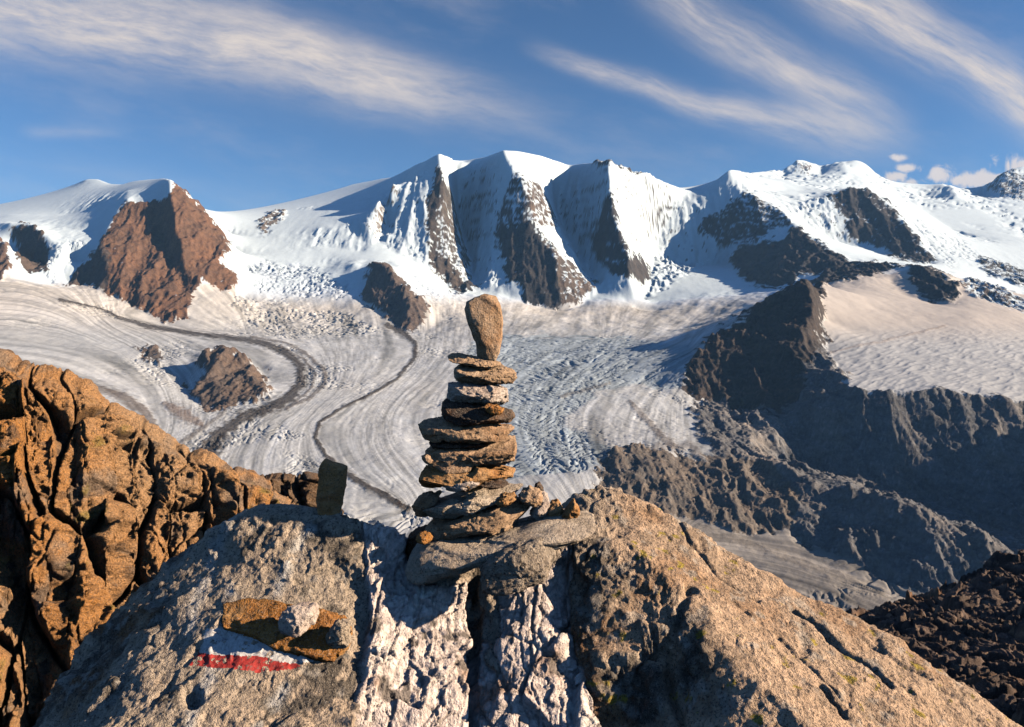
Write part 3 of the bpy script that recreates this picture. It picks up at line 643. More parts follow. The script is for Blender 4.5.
    # snow lying on rock: gentler slopes and hollows hold it
    G = np.stack([X, Y, Z], -1); N = gnormals(G); nz = np.abs(N[..., 2])
    hold = nz * .55 + (rd2 < -.05) * .06 + fbm2(wx / 60 + wy / 90, Z / 38, 151, 5, .6) * .34 + fbm2(wx / 24 + wy / 50, Z / 15, 153, 4, .6) * .34 + fbm2(wx / 14 + wy / 30, Z / 9, 157, 3) * .25
    thr = np.interp(snowf, [0, .02, .1, .25, .45, .6, .8, 1], [2, 1.0, .78, .60, .42, .30, .13, -.5])
    onr = sstep(hold - thr, -.03, .05) * (rock > .5) * sstep(Y, 1800, 2100)
    col = col * (1 - onr[..., None]) + snow * onr[..., None]
    # rock debris flecks low in ice falls
    dirt2 = fall * (1 - rk) * sstep(fbm2(X / 22, Y / 22, 161, 4), .05, .35) * (PY > 262) * (PX < 480)
    col = col * (1 - .35 * dirt2[..., None])
    rockness = np.clip(rk * (1 - onr) + mor * .7 + gl * .12, 0, 1)
    # boulders scattered over the dark slope, painted paler to look sunlit
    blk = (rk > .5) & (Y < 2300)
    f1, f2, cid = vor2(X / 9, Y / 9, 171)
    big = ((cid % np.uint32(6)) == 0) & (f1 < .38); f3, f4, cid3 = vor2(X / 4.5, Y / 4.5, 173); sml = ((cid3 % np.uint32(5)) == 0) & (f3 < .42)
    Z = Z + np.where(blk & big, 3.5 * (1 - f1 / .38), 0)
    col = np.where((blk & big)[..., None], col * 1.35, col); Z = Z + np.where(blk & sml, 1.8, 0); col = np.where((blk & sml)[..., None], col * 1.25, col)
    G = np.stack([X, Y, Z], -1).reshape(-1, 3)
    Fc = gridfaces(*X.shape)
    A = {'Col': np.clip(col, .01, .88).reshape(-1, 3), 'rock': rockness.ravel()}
    fpx = PX[:-1, :-1].ravel(); fY = Y[:-1, :-1].ravel(); fpy = (HY - Z / Y * F)[:-1, :-1].ravel(); fr = rk[:-1, :-1].ravel()
    reg = np.zeros(len(Fc), int)                                               # 0 glacier
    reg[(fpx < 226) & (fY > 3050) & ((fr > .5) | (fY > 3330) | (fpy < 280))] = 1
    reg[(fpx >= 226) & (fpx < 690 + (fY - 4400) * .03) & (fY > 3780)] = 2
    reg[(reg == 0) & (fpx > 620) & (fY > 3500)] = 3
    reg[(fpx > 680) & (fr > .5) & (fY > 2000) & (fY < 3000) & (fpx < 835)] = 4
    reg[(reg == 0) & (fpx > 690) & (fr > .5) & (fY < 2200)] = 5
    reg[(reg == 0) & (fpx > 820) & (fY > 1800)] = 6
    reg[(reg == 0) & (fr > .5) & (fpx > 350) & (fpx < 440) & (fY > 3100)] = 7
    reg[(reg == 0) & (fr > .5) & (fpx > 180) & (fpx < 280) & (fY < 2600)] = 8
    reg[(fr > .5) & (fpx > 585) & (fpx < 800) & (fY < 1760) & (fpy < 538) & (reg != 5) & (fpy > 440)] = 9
    m = terrain_mat('alpine terrain', .022, 9.0)
    info = [('glacier', 'grey glacier with dark curving moraine stripes filling the valley below', 'glacier'),
            ('mountain', 'brown rock peak with a flat white snow cap at the far left', 'mountain'),
            ('mountain', 'triple-peaked snow mountain with three steep rock pillars, highest on the skyline', 'mountain'),
            ('mountain', 'long snowy ridge with a dark shaded rock face right of the triple-peaked mountain', 'mountain'),
            ('rock_ridge', 'dark pointed rock wedge casting its shadow over the glacier', 'ridge'),
            ('hillside', 'dark shaded boulder slope dropping from the snow plateau to the valley floor', 'hillside'),
            ('snow_plateau', 'dusty pinkish snow plateau right of the dark pointed wedge', 'snowfield'),
            ('rock_outcrop', 'dark rock outcrop under the ice fall, its left side in shade', 'rock outcrop'),
            ('rock_outcrop', 'rounded brown rock island standing in the glacier beside the moraine bend', 'rock outcrop'),
            ('rock_step', 'cracked brown rock step below the end of the crevassed ice', 'rock step')]
    for i, (nm, lb, ct) in enumerate(info):
        keep = reg == i
        if not keep.any(): continue
        v, fc, a = submesh(G, Fc, keep, A)
        tag(mesh(nm, v, fc, m, attrs=a), lb, ct, kind='structure')
    # plain ground sheet that carries the land on to the horizon
    n = 41; gx, gy = np.meshgrid(np.linspace(-25500, 25500, n), np.linspace(-12500, 33500, n))
    gz = np.full(gx.shape, -760.0) + 40 * fbm2(gx / 9000, gy / 9000, 5, 3)
    a = {'Col': np.tile(np.array([[.12, .10, .09]], f32), (n * n, 1)), 'rock': np.ones(n * n, f32)}
    tag(mesh('ground', np.stack([gx, gy, gz], -1).reshape(-1, 3), gridfaces(n, n), m, attrs=a), 'wide valley ground reaching the horizon below everything', 'ground', kind='structure')
build_terrain()

# ------------------------------------------------------------------ foreground bedrock with its quartz veins
BL = [
 # crest seen against the glacier
 [(0,790,1.95),(40,727,2.08),(60,700,2.14),(75,680,2.19),(100,640,2.27),(125,608,2.34),(150,575,2.40),(180,552,2.43),(215,530,2.45),(235,517,2.46),(255,510,2.47),(283,507,2.47),(310,508,2.46),(340,512,2.44),(362,516,2.42),(372,519,2.40),(390,530,2.42),(402,541,2.44)],
 [(402,541,2.44),(410,556,2.46),(440,562,2.50),(480,558,2.52),(530,555,2.56),(560,530,2.60),(572,508,2.64),(580,495,2.66),(590,484,2.67),(604,482,2.67),(620,487,2.66),(640,495,2.64),(700,527,2.58),(760,570,2.50),(800,594,2.45),(830,610,2.41),(900,645,2.30),(960,685,2.20),(1015,727,2.10),(1100,800,1.98)],
 # left block: gently dipping top
 [(160,600,2.22),(230,590,2.25),(300,588,2.26),(350,590,2.25)],
 [(110,670,2.02),(180,660,2.035),(250,655,2.045),(320,655,2.05),(352,650,2.05)],
 [(70,727,1.82),(150,720,1.845),(250,715,1.87),(330,715,1.89),(356,712,1.89)],
 [(30,800,1.72),(200,800,1.68),(350,800,1.68)],
 # step down onto the quartz
 [(364,530,2.40),(366,560,2.33),(362,590,2.27),(360,640,2.10),(358,727,1.89)],
 [(370,545,2.39),(395,575,2.36),(400,600,2.30)],
 [(366,605,2.20),(400,597,2.27),(440,590,2.32),(470,580,2.36)],
 [(362,680,2.01),(400,685,2.05),(440,685,2.10),(468,680,2.15)],
 [(362,740,1.93),(410,740,1.95),(465,740,2.00)],
 # cleft between the two quartz ribs
 [(475,590,2.42),(476,630,2.30),(478,680,2.185),(480,727,2.06),(482,780,1.94)],
 [(488,592,2.39),(492,640,2.25),(495,690,2.13),(500,740,2.00)],
 [(500,585,2.36),(530,582,2.37),(555,560,2.40),(565,545,2.43)],
 [(505,640,2.19),(535,640,2.19),(560,640,2.20)], [(510,700,2.06),(545,705,2.05),(580,710,2.05)], [(500,780,1.88),(560,785,1.88),(600,785,1.88)],
 [(566,575,2.42),(568,620,2.31),(572,660,2.22),(585,700,2.13)],
 # right block: dark front, bright top slab falling to the right
 [(572,560,2.40),(600,545,2.42),(640,553,2.38),(668,565,2.34),(690,600,2.24),(720,655,2.08),(760,690,1.98),(800,727,1.88),(860,790,1.74)],
 [(592,600,2.28),(630,605,2.27),(668,610,2.25)], [(600,650,2.16),(630,655,2.14),(655,660,2.13)],
 [(618,690,2.12),(640,680,2.14),(668,650,2.17),(680,625,2.21)], [(600,727,2.07),(640,727,2.06),(680,715,2.02),(690,690,2.09)], [(610,790,1.86),(700,790,1.80),(780,790,1.75)],
 [(600,510,2.58),(640,525,2.52),(700,570,2.38),(760,622,2.25),(830,668,2.14),(900,712,2.02),(950,760,1.93)],
 [(570,530,2.53),(600,530,2.48)],
]
BZ = []
for (px_, Y_, dz) in [(-60,2.3,-1.9),(20,2.5,-1.75),(110,2.75,-1.55),(200,2.9,-1.4),(300,2.95,-1.3),(380,2.9,-1.3),(450,2.95,-1.3),(540,3.0,-1.2),(620,3.05,-1.1),(700,3.0,-1.2),(800,2.9,-1.35),(900,2.75,-1.45),(1000,2.6,-1.6),(1090,2.5,-1.7)]:
    BZ.append((px_, Y_, dz))
BZL = [BZ, [(-70,1.5,-1.9),(-70,2.0,-1.9),(-70,3.4,-2.1)], [(-70,3.45,-2.2),(1100,3.45,-2.0)], [(-70,1.4,-1.35),(200,1.4,-1.25),(500,1.4,-1.32),(800,1.4,-1.2),(1100,1.4,-1.3)]]
QUARTZ = [[(364,517),(372,520),(390,530),(402,541),(410,570),(425,590),(470,580),(472,620),(470,680),(468,800),(355,800),(356,700),(366,640),(371,600),(364,560)],
          [(497,585),(525,585),(553,562),(560,540),(572,548),(570,590),(576,640),(590,690),(600,740),(605,800),(490,800),(494,690),(500,640)],
          [(475,640),(490,640),(496,700),(492,800),(470,800),(472,690)]]
STREAK = [[(228,520),(212,560),(196,600),(188,630)], [(318,520),(300,545),(282,575),(276,592)], [(232,590),(222,625),(210,640)], [(215,668),(200,690),(190,727)], [(285,690),(262,727)]]

def speckle_color(P, base, seed=0):
    v = fbm3(P, 5.0, seed, 5); return base * (1 + .45 * v[..., None])

def build_bedrock():
    fld = Field(-80, 1110, 1.36, 3.5, 1.5, BL, BZL, smooth=2, iters=140)
    px = np.arange(-70, 1100, 1.15); Yr = np.exp(np.arange(math.log(1.42), math.log(3.42), .00135))
    PX, Y = np.meshgrid(px, Yr); PX = PX.astype(f32); Y = Y.astype(f32)
    X = (PX - HX) / F * Y; Z = fld(PX, Y)
    PY = HY - Z / Y * F
    G = np.stack([X, Y, Z], -1).astype(f32)
    N = gnormals(np.stack([blur(G[..., k], 8) for k in range(3)], -1)); N[N[..., 2] < 0] *= -1
    jx = fbm3(G, 14, 5, 4); jy = fbm3(G, 14, 9, 4)
    q = np.zeros(PX.shape, bool)
    for p in QUARTZ: q |= inpoly(PX + jx * 10, PY + jy * 10, p)
    qs = blur(q.astype(f32), 3)
    # quartz: upright knobbly crystals and ledges;  granite: coarse grain, pits, joints
    Q3 = G * np.array([1.0, .75, .72], f32) + np.stack([jx, jy, jx], -1) * .010
    f1, f2, cid = vor3(Q3, 24, 21); e1 = f2 - f1
    g1, g2, cid2 = vor3(Q3, 58, 33)
    blk, blk2, cidb = vor3(G * np.array([1, .6, .5], f32) + np.stack([jx, jy, jx], -1) * .02, 9, 44)
    fa, ea, _ = facet3(Q3, 8, 221, .04); fb, eb, _ = facet3(Q3, 21, 223, .05); fc_, ec, _ = facet3(Q3, 62, 227, .06)
    dq = fa * .042 + sstep(ea, 0, .07) * .012 + fb * .018 + sstep(eb, 0, .07) * .006 - .012 * sstep(np.abs(perlin2(G[..., 0] * 34 + jx * 1.2, G[..., 2] * 5, 229)), .13, 0) + fc_ * .005 + (_u(cidb) - .5) * .035 * sstep(blk2 - blk, 0, .2) + fbm3(G, 30, 3, 5) * .008 + fbm3(G, 90, 4, 3) * .003; e1 = eb
    a1, a2, ca = vor3(G + np.stack([jx, jy, -jx], -1) * .03, 5.0, 51); b1, b2, cb = vor3(G + np.stack([jx, jy, -jx], -1) * .012, 17, 63)
    ga, gea, _ = facet3(G + np.stack([jx, jy, -jx], -1) * .02, 7, 231); gb, geb, _ = facet3(G + np.stack([jx, jy, -jx], -1) * .012, 22, 233); gc, gec, _ = facet3(G, 60, 237)
    rough = ga * .030 + gb * .014 + gc * .006 + np.minimum(geb, .15) * .02 + fbm3(G, 9, 71, 7, .6) * .026 + (1 - np.abs(fbm3(G, 5, 77, 5))) * .02
    dg = np.minimum(a2 - a1, .2) * .04 + rough
    front = 1 - sstep(N[..., 2], .45, .85)
    dg = dg * (.32 + .68 * front)  + fbm3(G, 55, 81, 5, .6) * .007 * (.7 + front) + fbm3(G * np.array([1, 1, 1], f32), 2.6, 85, 4) * .05
    # slanting joints in the bright right slab
    for ln, w, dp in [([(672,500),(690,540),(720,575),(760,600)],1.6,.025), ([(790,610),(830,640),(875,672),(890,690)],2.0,.045), ([(700,575),(740,610),(790,650),(840,700)],1.2,.015), ([(688,590),(676,640),(668,680),(680,727)],5,.05), ([(820,690),(850,727)],2.5,.04), ([(150,700),(200,650),(225,640)],3,.02),([(860,640),(930,680),(980,720)],1.2,.015)]:
        D, T = dline(PX + jx * 4 + jy * 2, PY + jy * 4, ln); dg -= .6 * dp * np.exp(-(D / w) ** 2) * sstep(fbm3(G, 9, 87, 3), -.35, .05)
    # pot hole below the paint mark
    dg -= .045 * np.exp(-(np.hypot((PX - 192) / 9, (PY - 697) / 9)) ** 3)
    D, T = dline(PX, PY, [(474,585),(475,640),(472,700),(474,780)]); dcl = .06 * np.exp(-(D / 4.5) ** 2)
    disp = dg * (1 - qs) + dq * .68 * qs - dcl - .03 * np.exp(-((qs - .5) / .25) ** 2) * .5
    Pm = G + N * disp[..., None]
    PYm = HY - Pm[..., 2] / Pm[..., 1] * F; PXm = HX + Pm[..., 0] / Pm[..., 1] * F
    # colours
    n1 = fbm3(G, 3.2, 91, 5); n2 = fbm3(G, 11, 95, 5); n3 = fbm3(G, 1.6, 99, 4); n4 = fbm3(G, 26, 96, 4)
    grey = np.array([.50, .40, .30]); tan = np.array([.66, .455, .30]); dark = np.array([.085, .075, .062]); rust = np.array([.33, .15, .05])
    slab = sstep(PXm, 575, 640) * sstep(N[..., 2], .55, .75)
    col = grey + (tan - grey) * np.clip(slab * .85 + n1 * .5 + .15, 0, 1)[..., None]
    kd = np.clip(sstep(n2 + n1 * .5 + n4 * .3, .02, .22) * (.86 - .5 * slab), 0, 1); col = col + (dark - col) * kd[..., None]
    kr = sstep(fbm3(G, 4.2, 103, 5) + .25 * inpoly(PXm, PYm, [(330,590),(372,590),(365,660),(330,660)]), .18, .42) * (.75 - .3 * slab); col = col + (rust - col) * kr[..., None]
    kw = sstep(n4 * .7 + n2 * .3, .16, .32) * .6; col = col + (np.array([.52, .46, .39]) - col) * kw[..., None]
    ky = sstep(fbm3(G, 22, 107, 5) + .06 * slab, .43, .50) * (PXm > 560) * .9; col = col + (np.array([.42, .31, .03]) - col) * ky[..., None]
    for ln in STREAK:
        D, T = dline(PXm + jx * 4, PYm + jy * 4, ln); k = np.exp(-(D / 6.5) ** 2) * sstep(n4 + .25, -.1, .3) * .9
        col = col + (np.array([.60, .57, .53]) - col) * k[..., None]
    qc = np.array([.84, .70, .625]) * (1 + .25 * n2[..., None]) ; qc = qc + (np.array([.40, .22, .12]) - qc) * (sstep(fbm3(G, 8, 111, 5), .12, .45) * .7)[..., None]
    qc = qc * (.72 + .28 * sstep(e1, .0, .12))[..., None]
    qc = qc + (np.array([.10, .085, .07]) - qc) * (sstep(fbm3(G, 17, 113, 4), .28, .42) * .8)[..., None]
    col = col * (1 - qs[..., None]) + qc * qs[..., None]
    A = {'Col': np.clip(col, .01, .85).reshape(-1, 3)}
    V = Pm.reshape(-1, 3); Fc = gridfaces(*PX.shape)
    cx = PXm[:-1, :-1]; cy = PYm[:-1, :-1]; jn = jx[:-1, :-1] * 5; jm = jy[:-1, :-1] * 5; wear = fbm3(G[:-1, :-1], 40, 121, 4)
    white = inpoly(cx + jn, cy + jm, [(206,630),(226,628),(290,640),(318,652),(322,661),(299,665),(256,657),(237,658),(198,653)]) & (wear < .30)
    red = inpoly(cx + jn, cy + jm, [(198,653),(237,657),(256,656),(295,664),(300,668),(272,671),(256,675),(226,671),(187,667)]) & (wear < .30)
    red &= ~white
    nearY = (Y[:-1, :-1] < 2.4)
    white &= nearY; red &= nearY
    qf = q[:-1, :-1] & ~white & ~red
    reg = np.zeros(cx.shape, int); reg[qf] = 1; reg[white] = 2; reg[red] = 3; reg = reg.ravel()
    mg = stone_mat('lichen granite', None, speck=.72, speck_scale=125, bump=.009, attr=True, lichen=0)
    mq = stone_mat('knobbly quartz', None, speck=.25, speck_scale=90, bump=.008, attr=True, rough=.7)
    mw = paint_mat('white trail paint', (.62, .60, .58)); mr = paint_mat('red trail paint', (.42, .035, .028))
    v, f, a = submesh(V, Fc, reg == 0, A); root = tag(mesh('bedrock_outcrop', v, f, mg, attrs=a), 'big lichen-speckled granite outcrop with white quartz ribs, carrying the stone cairn', 'rock outcrop')
    v, f, a = submesh(V, Fc, reg == 1, A); o = mesh('quartz_vein', v, f, mq, root, attrs=a); o['label'] = 'pale pinkish knobbly quartz ribs'
    v, f, a = submesh(V, Fc, reg == 2, A); o = mesh('white_paint_band', v, f, mw, root, attrs=a); o['label'] = 'white upper band of the painted trail mark'
    v, f, a = submesh(V, Fc, reg == 3, A); o = mesh('red_paint_band', v, f, mr, root, attrs=a); o['label'] = 'red lower band of the painted trail mark'
    return PXm, PYm, Pm

def paint_mat(name, c):
    m = bpy.data.materials.new(name); m.use_nodes = True; nt = m.node_tree; nt.nodes.clear(); q = NT(nt)
    P = q.n('ShaderNodeNewGeometry').outputs['Position']
    n = q.noise(P, 60, 5, .7); n2 = q.noise(P, 160, 3, .6)
    col = q.mix(q.sm(n, .55, .68, 0, .8), q.mix(q.sm(n2, .3, .7), tuple(x * .8 for x in c), tuple(min(1, x * 1.12) for x in c)), (.16, .13, .11))
    b = q.n('ShaderNodeBsdfPrincipled'); nt.links.new(col, b.inputs['Base Color']); b.inputs['Roughness'].default_value = .75
    bp = q.n('ShaderNodeBump'); bp.inputs['Distance'].default_value = .004; q.put(bp.inputs['Height'], n); nt.links.new(bp.outputs[0], b.inputs['Normal'])
    o = q.n('ShaderNodeOutputMaterial'); nt.links.new(b.outputs[0], o.inputs[0]); return m
BED = build_bedrock()

# ------------------------------------------------------------------ orange cliff at the left, jointed into upright columns
def cliff(name, sil, px0, px1, bottom, Ytop, Ybot, lean_px, mat, seed, cell=(.54, 1.6), depth=.5, step=1.1, roundoff=.9, colset=None):
    """rock face below a skyline: rows climb the face to the skyline and then run back over the top"""
    px = np.arange(px0, px1, step); s = np.array(sil, float)
    top = np.interp(px, s[:, 0], s[:, 1])
    nf = int((bottom - top.min()) / step); nb = 60
    t = np.concatenate([np.linspace(0, 1, nf), np.linspace(1.0, 1.5, nb)[1:]])
    T, PX = np.meshgrid(t, px, indexing='ij'); TOP = np.broadcast_to(top, T.shape)
    PY = np.where(T <= 1, bottom + (TOP - bottom) * T, TOP)
    yt = Ytop(PX); yb = Ybot(PX)
    Yd = yb + (yt - yb) * np.minimum(T, 1) ** 1.15
    P = np.stack([(PX - HX) / F * Yd, Yd, (HY - PY) / F * Yd], -1)
    over = np.maximum(T - 1, 0) * 2                                   # 0..1 going back
    P[..., 1] += over * 6 * roundoff; P[..., 2] -= (over ** 1.3) * 5
    P[..., 0] += over * 6 * roundoff * (PX - HX) / F
    P = P.astype(f32)
    N = gnormals(np.stack([blur(P[..., k], 6) for k in range(3)], -1)); N *= np.where((N[..., 1:2] > 0) & (T[..., None] < 1.02), -1, 1) if N[nf // 2, len(px) // 2, 1] > 0 else 1
    sc_ = 1.0
    w = np.stack([fbm3(P, .55, seed, 4), fbm3(P, .55, seed + 3, 4), fbm3(P, .55, seed + 6, 4)], -1)
    W = P + w * .28
    # tilt the joint frame a little so that the columns lean
    A = W[..., 0] * .95 + W[..., 2] * lean_px + W[..., 1] * .3; B = W[..., 2] * .95 - W[..., 0] * lean_px
    def cells(cw, ch, sd):
        f1, f2, cid = vor2(A / cw, B / ch, sd); return f2 - f1, _u(cid), f1
    e0, c0, _ = cells(cell[0] * 3.2, cell[1] * 2.6, seed + 11); e1, c1, h1 = cells(cell[0], cell[1], seed + 17); e2, c2, h2 = cells(cell[0] * .42, cell[1] * .42, seed + 23); e3, c3, _ = cells(cell[0] * .16, cell[1] * .15, seed + 29)
    fl, fe, _ = facet3(W * np.array([1, 1, .55], f32), .9 / cell[0], seed + 61); fm, fme, _ = facet3(W * np.array([1, 1, .6], f32), 2.6 / cell[0], seed + 65); fs, fse, _ = facet3(W, 7.5 / cell[0], seed + 69)
    disp = depth * ((c0 - .5) * .7 * sstep(e0, 0, .3) + np.minimum(e0, .14) * 3.2 + (c1 - .5) * 1.0 * sstep(e1, 0, .2) + sstep(e1, 0, .10) * .80 + np.minimum(e1, .4) * .5 + (c2 - .5) * .25 * sstep(e2, 0, .3) + sstep(e2, 0, .10) * .16 + sstep(e3, 0, .12) * .035 + fl * .50 + fm * .22 + fs * .08)
    disp += depth * (fbm3(P, 1.4, seed + 31, 6, .58) * .24 + fbm3(P, 9, seed + 37, 5, .65) * .10)
    fade = 1 - .75 * sstep(T, .93, 1.0)
    Pm = P + N * (disp * fade)[..., None]
    P = Pm.astype(f32)
    n1 = fbm3(P, .5, seed + 41, 5); n2 = fbm3(P, 2.2, seed + 43, 5); n3 = fbm3(P, 7, seed + 47, 4)
    c = colset or [(.70, .31, .085), (.66, .40, .21), (.42, .31, .225), (.055, .045, .038), (.34, .25, .05)]
    c = [np.array(x) for x in c]
    k = np.clip(.5 + n1 * 1.2 + (c1 - .5) * .5, 0, 1)[..., None]
    col = c[1] + (c[0] - c[1]) * k; k = sstep(n2 + (c2 - .5) * .3, .05, .4)[..., None] * .75; col = col + (c[2] - col) * k
    k = (sstep(.10 - e1, 0, .10) * .55 + sstep(.06 - e0, 0, .06) * .4 + sstep(n3 + n2 * .4, .16, .34) * .6)[..., None]; col = col + (c[3] - col) * np.clip(k, 0, .9)
    k = (sstep(fbm3(P, 1.9, seed + 53, 5), .26, .36) * sstep(n3, -.1, .2))[..., None] * .6; col = col + (c[4] - col) * k
    col = col * (1 + .35 * n3[..., None])
    return mesh(name, Pm.reshape(-1, 3), gridfaces(*T.shape), mat, attrs={'Col': np.clip(col, .01, .8).reshape(-1, 3)})

SIL = [(-220,250),(-100,315),(-40,347),(0,364),(16,372),(30,376),(50,377),(63,379),(74,385),(86,391),(94,399),(105,411),(114,412),(124,421),(138,428),(149,435),(160,442),(171,447),(185,453),(200,462),(210,466),(222,474),(235,480),(248,484),(262,492),(275,502),(292,512),(310,535),(340,580),(400,680)]
mcl = stone_mat('orange jointed gneiss', None, speck=.5, speck_scale=24, bump=.05, attr=True)
tag(cliff('rock_cliff', SIL, -200, 380, 860, lambda p: 12.6 + (p - 100) * .005, lambda p: 9.6 + (p - 100) * .003, .22, mcl, 200), 'orange weathered cliff split into upright columns at the left edge', 'cliff')
SIL2 = [(225,520),(240,500),(252,490),(258,481),(270,479),(284,478),(296,481),(304,478),(313,480),(319,490),(322,505),(330,530),(345,580)]
mcl2 = stone_mat('brown jointed gneiss', None, speck=.5, speck_scale=20, bump=.05, attr=True)
tag(cliff('rock_outcrop', SIL2, 226, 344, 640, lambda p: 18.0 + 0 * p, lambda p: 16.0 + 0 * p, .15, mcl2, 400, cell=(.45, .9), depth=.4, step=.9, colset=[(.26, .15, .08), (.22, .16, .11), (.20, .155, .12), (.06, .05, .042), (.24, .19, .05)]), 'small brown broken rock knob behind the upright stone slab', 'rock outcrop')

# ------------------------------------------------------------------ scree slope at the right
def build_scree():
    crest = [(780,660,30),(830,628,33),(855,615,34.5),(870,607,35),(900,600,36),(930,592,37),(960,580,38),(990,568,39),(1024,557,40),(1100,530,42),(1300,470,46)]
    low = [[(800,720,21),(870,690,23),(940,680,24),(1024,655,26),(1200,600,30)], [(860,800,15),(940,760,16),(1024,735,17),(1200,700,19)], [(840,660,27),(900,640,29),(960,620,31),(1024,600,33),(1200,550,37)]]
    zl = [[(690,66,-48),(1300,66,-48)], [(720,30,-16),(760,38,-20),(850,45,-23),(960,49,-24),(1100,54,-24),(1300,58,-22)], [(700,10,-8.0),(900,10,-6.5),(1300,10,-5)], [(700,20,-11.5),(720,26,-13)]]
    fld = Field(690, 1310, 9, 68, 2.0, [crest] + low, zl, smooth=2)
    px = np.concatenate([np.arange(700, 1040, .95), np.arange(1040, 1300, 5)]); Yr = np.exp(np.concatenate([np.arange(math.log(9.2), math.log(12), .01), np.arange(math.log(12), math.log(42), .0016), np.arange(math.log(42), math.log(66), .01)]))
    PX, Y = np.meshgrid(px, Yr); PX = PX.astype(f32); Y = Y.astype(f32); X = (PX - HX) / F * Y; Z = fld(PX, Y)
    G = np.stack([X, Y, Z], -1).astype(f32)
    w = fbm3(G, .35, 611, 4)
    A = X * .8 + Y * .35 + w * 1.2; B = Y * .8 - X * .5 + w
    f1, f2, ca = vor2(A / 1.3, B / 2.6, 621); g1, g2, cb = vor2(A / .42, B / .8, 627); k1, k2, ck = vor2(A / .16, B / .26, 633)
    big = (_u(ca) > .45)
    Q = np.stack([A, B * .5, Z], -1).astype(f32); fa, ea, _ = facet3(Q, .6, 661, .08); fb, eb, _ = facet3(Q, 2.2, 665, .08); fc_, ec, _ = facet3(Q, 7, 669, .1)
    Z = Z + fa * .6 + np.minimum(ea, .25) * .3 + fb * .26 + np.minimum(eb, .2) * .15 + fc_ * .09 + np.minimum(ec, .2) * .06 + fbm3(G, .5, 641, 5) * .5
    G[..., 2] = Z
    n1 = fbm3(G, .3, 651, 5); n2 = fbm3(G, 1.6, 655, 4)
    c = np.array([.13, .09, .072]) * (1 + .5 * n2[..., None] + .5 * (_u(cb) - .5)[..., None]); c = c + (np.array([.33, .17, .085]) - c) * (sstep(n1 + .2 * n2, .1, .4) * .7)[..., None]
    c = c + (np.array([.36, .24, .16]) - c) * ((_u(ck) > .86) * .6)[..., None]
    m = stone_mat('dark scree blocks', None, speck=.25, speck_scale=18, bump=.03, attr=True)
    tag(mesh('scree_slope', G.reshape(-1, 3), gridfaces(*PX.shape), m, attrs={'Col': np.clip(c, .01, .7).reshape(-1, 3)}), 'dark brown blocky scree slope rising out at the right edge', 'slope', kind='structure')
build_scree()

# ------------------------------------------------------------------ near hillside under the outcrop
def build_near_ground():
    gx, gy = np.meshgrid(np.linspace(-60, 70, 160), np.linspace(-12, 110, 170)); P = np.stack([gx, gy, 0 * gx], -1).astype(f32)
    gz = -2.6 - np.maximum(gy, -4) * .5 - np.maximum(gy - 40, 0) * .3 + fbm3(P, .2, 701, 5) * 1.6 + facet3(P, .5, 703)[0] * .5
    P[..., 2] = gz; c = np.array([.16, .115, .085]) * (1 + .5 * fbm3(P, .6, 705, 4)[..., None])
    tag(mesh('hillside', P.reshape(-1, 3), gridfaces(*gx.shape), bpy.data.materials['dark scree blocks'], attrs={'Col': np.clip(c, .01, .7).reshape(-1, 3)}), 'steep stony hillside falling away below the granite outcrop', 'hillside', kind='structure')
build_near_ground()

# ------------------------------------------------------------------ loose stones
import bmesh
_ICO = {}
def ico(n):
    if n not in _ICO:
        bm = bmesh.new(); bmesh.ops.create_icosphere(bm, subdivisions=n, radius=1.0)
        V = np.array([v.co[:] for v in bm.verts], f32); Fc = np.array([[v.index for v in f.verts] for f in bm.faces], np.int32); bm.free()
        _ICO[n] = (V / np.linalg.norm(V, axis=1, keepdims=True), Fc)
    return _ICO[n]
MT = {
 'tan':   stone_mat('tan granite', [(.32,.20,.115), (.54,.355,.215), (.64,.47,.33)], speck=.55, speck_scale=170, bump=.006, orange=.45),
 'rust':  stone_mat('rusty gneiss', [(.28,.14,.055), (.52,.27,.10), (.60,.38,.20)], speck=.45, speck_scale=150, bump=.006, orange=.8),
 'pale':  stone_mat('pale quartz-rich stone', [(.38,.28,.22), (.60,.48,.40), (.72,.64,.57)], speck=.45, speck_scale=150, bump=.006, orange=.15),
 'dark':  stone_mat('dark biotite stone', [(.025,.022,.02), (.075,.055,.042), (.20,.13,.085)], speck=.5, speck_scale=140, bump=.007, orange=.35),
 'grey':  stone_mat('grey-brown lichened granite', [(.25,.20,.15), (.52,.415,.31), (.68,.57,.45)], speck=.75, speck_scale=130, bump=.008, orange=.12),
 'lichen': stone_mat('black-lichened granite', [(.12,.10,.075), (.36,.29,.22), (.58,.49,.39)], speck=.85, speck_scale=110, bump=.008, orange=.1),
 'sand': stone_mat('sandy pale granite', [(.36,.28,.20), (.62,.50,.38), (.74,.63,.50)], speck=.55, speck_scale=140, bump=.007, orange=.1),
 'orange': stone_mat('orange iron-stained schist', [(.20,.075,.018), (.42,.185,.045), (.50,.29,.12)], speck=.5, speck_scale=95, bump=.007, orange=.8),
}
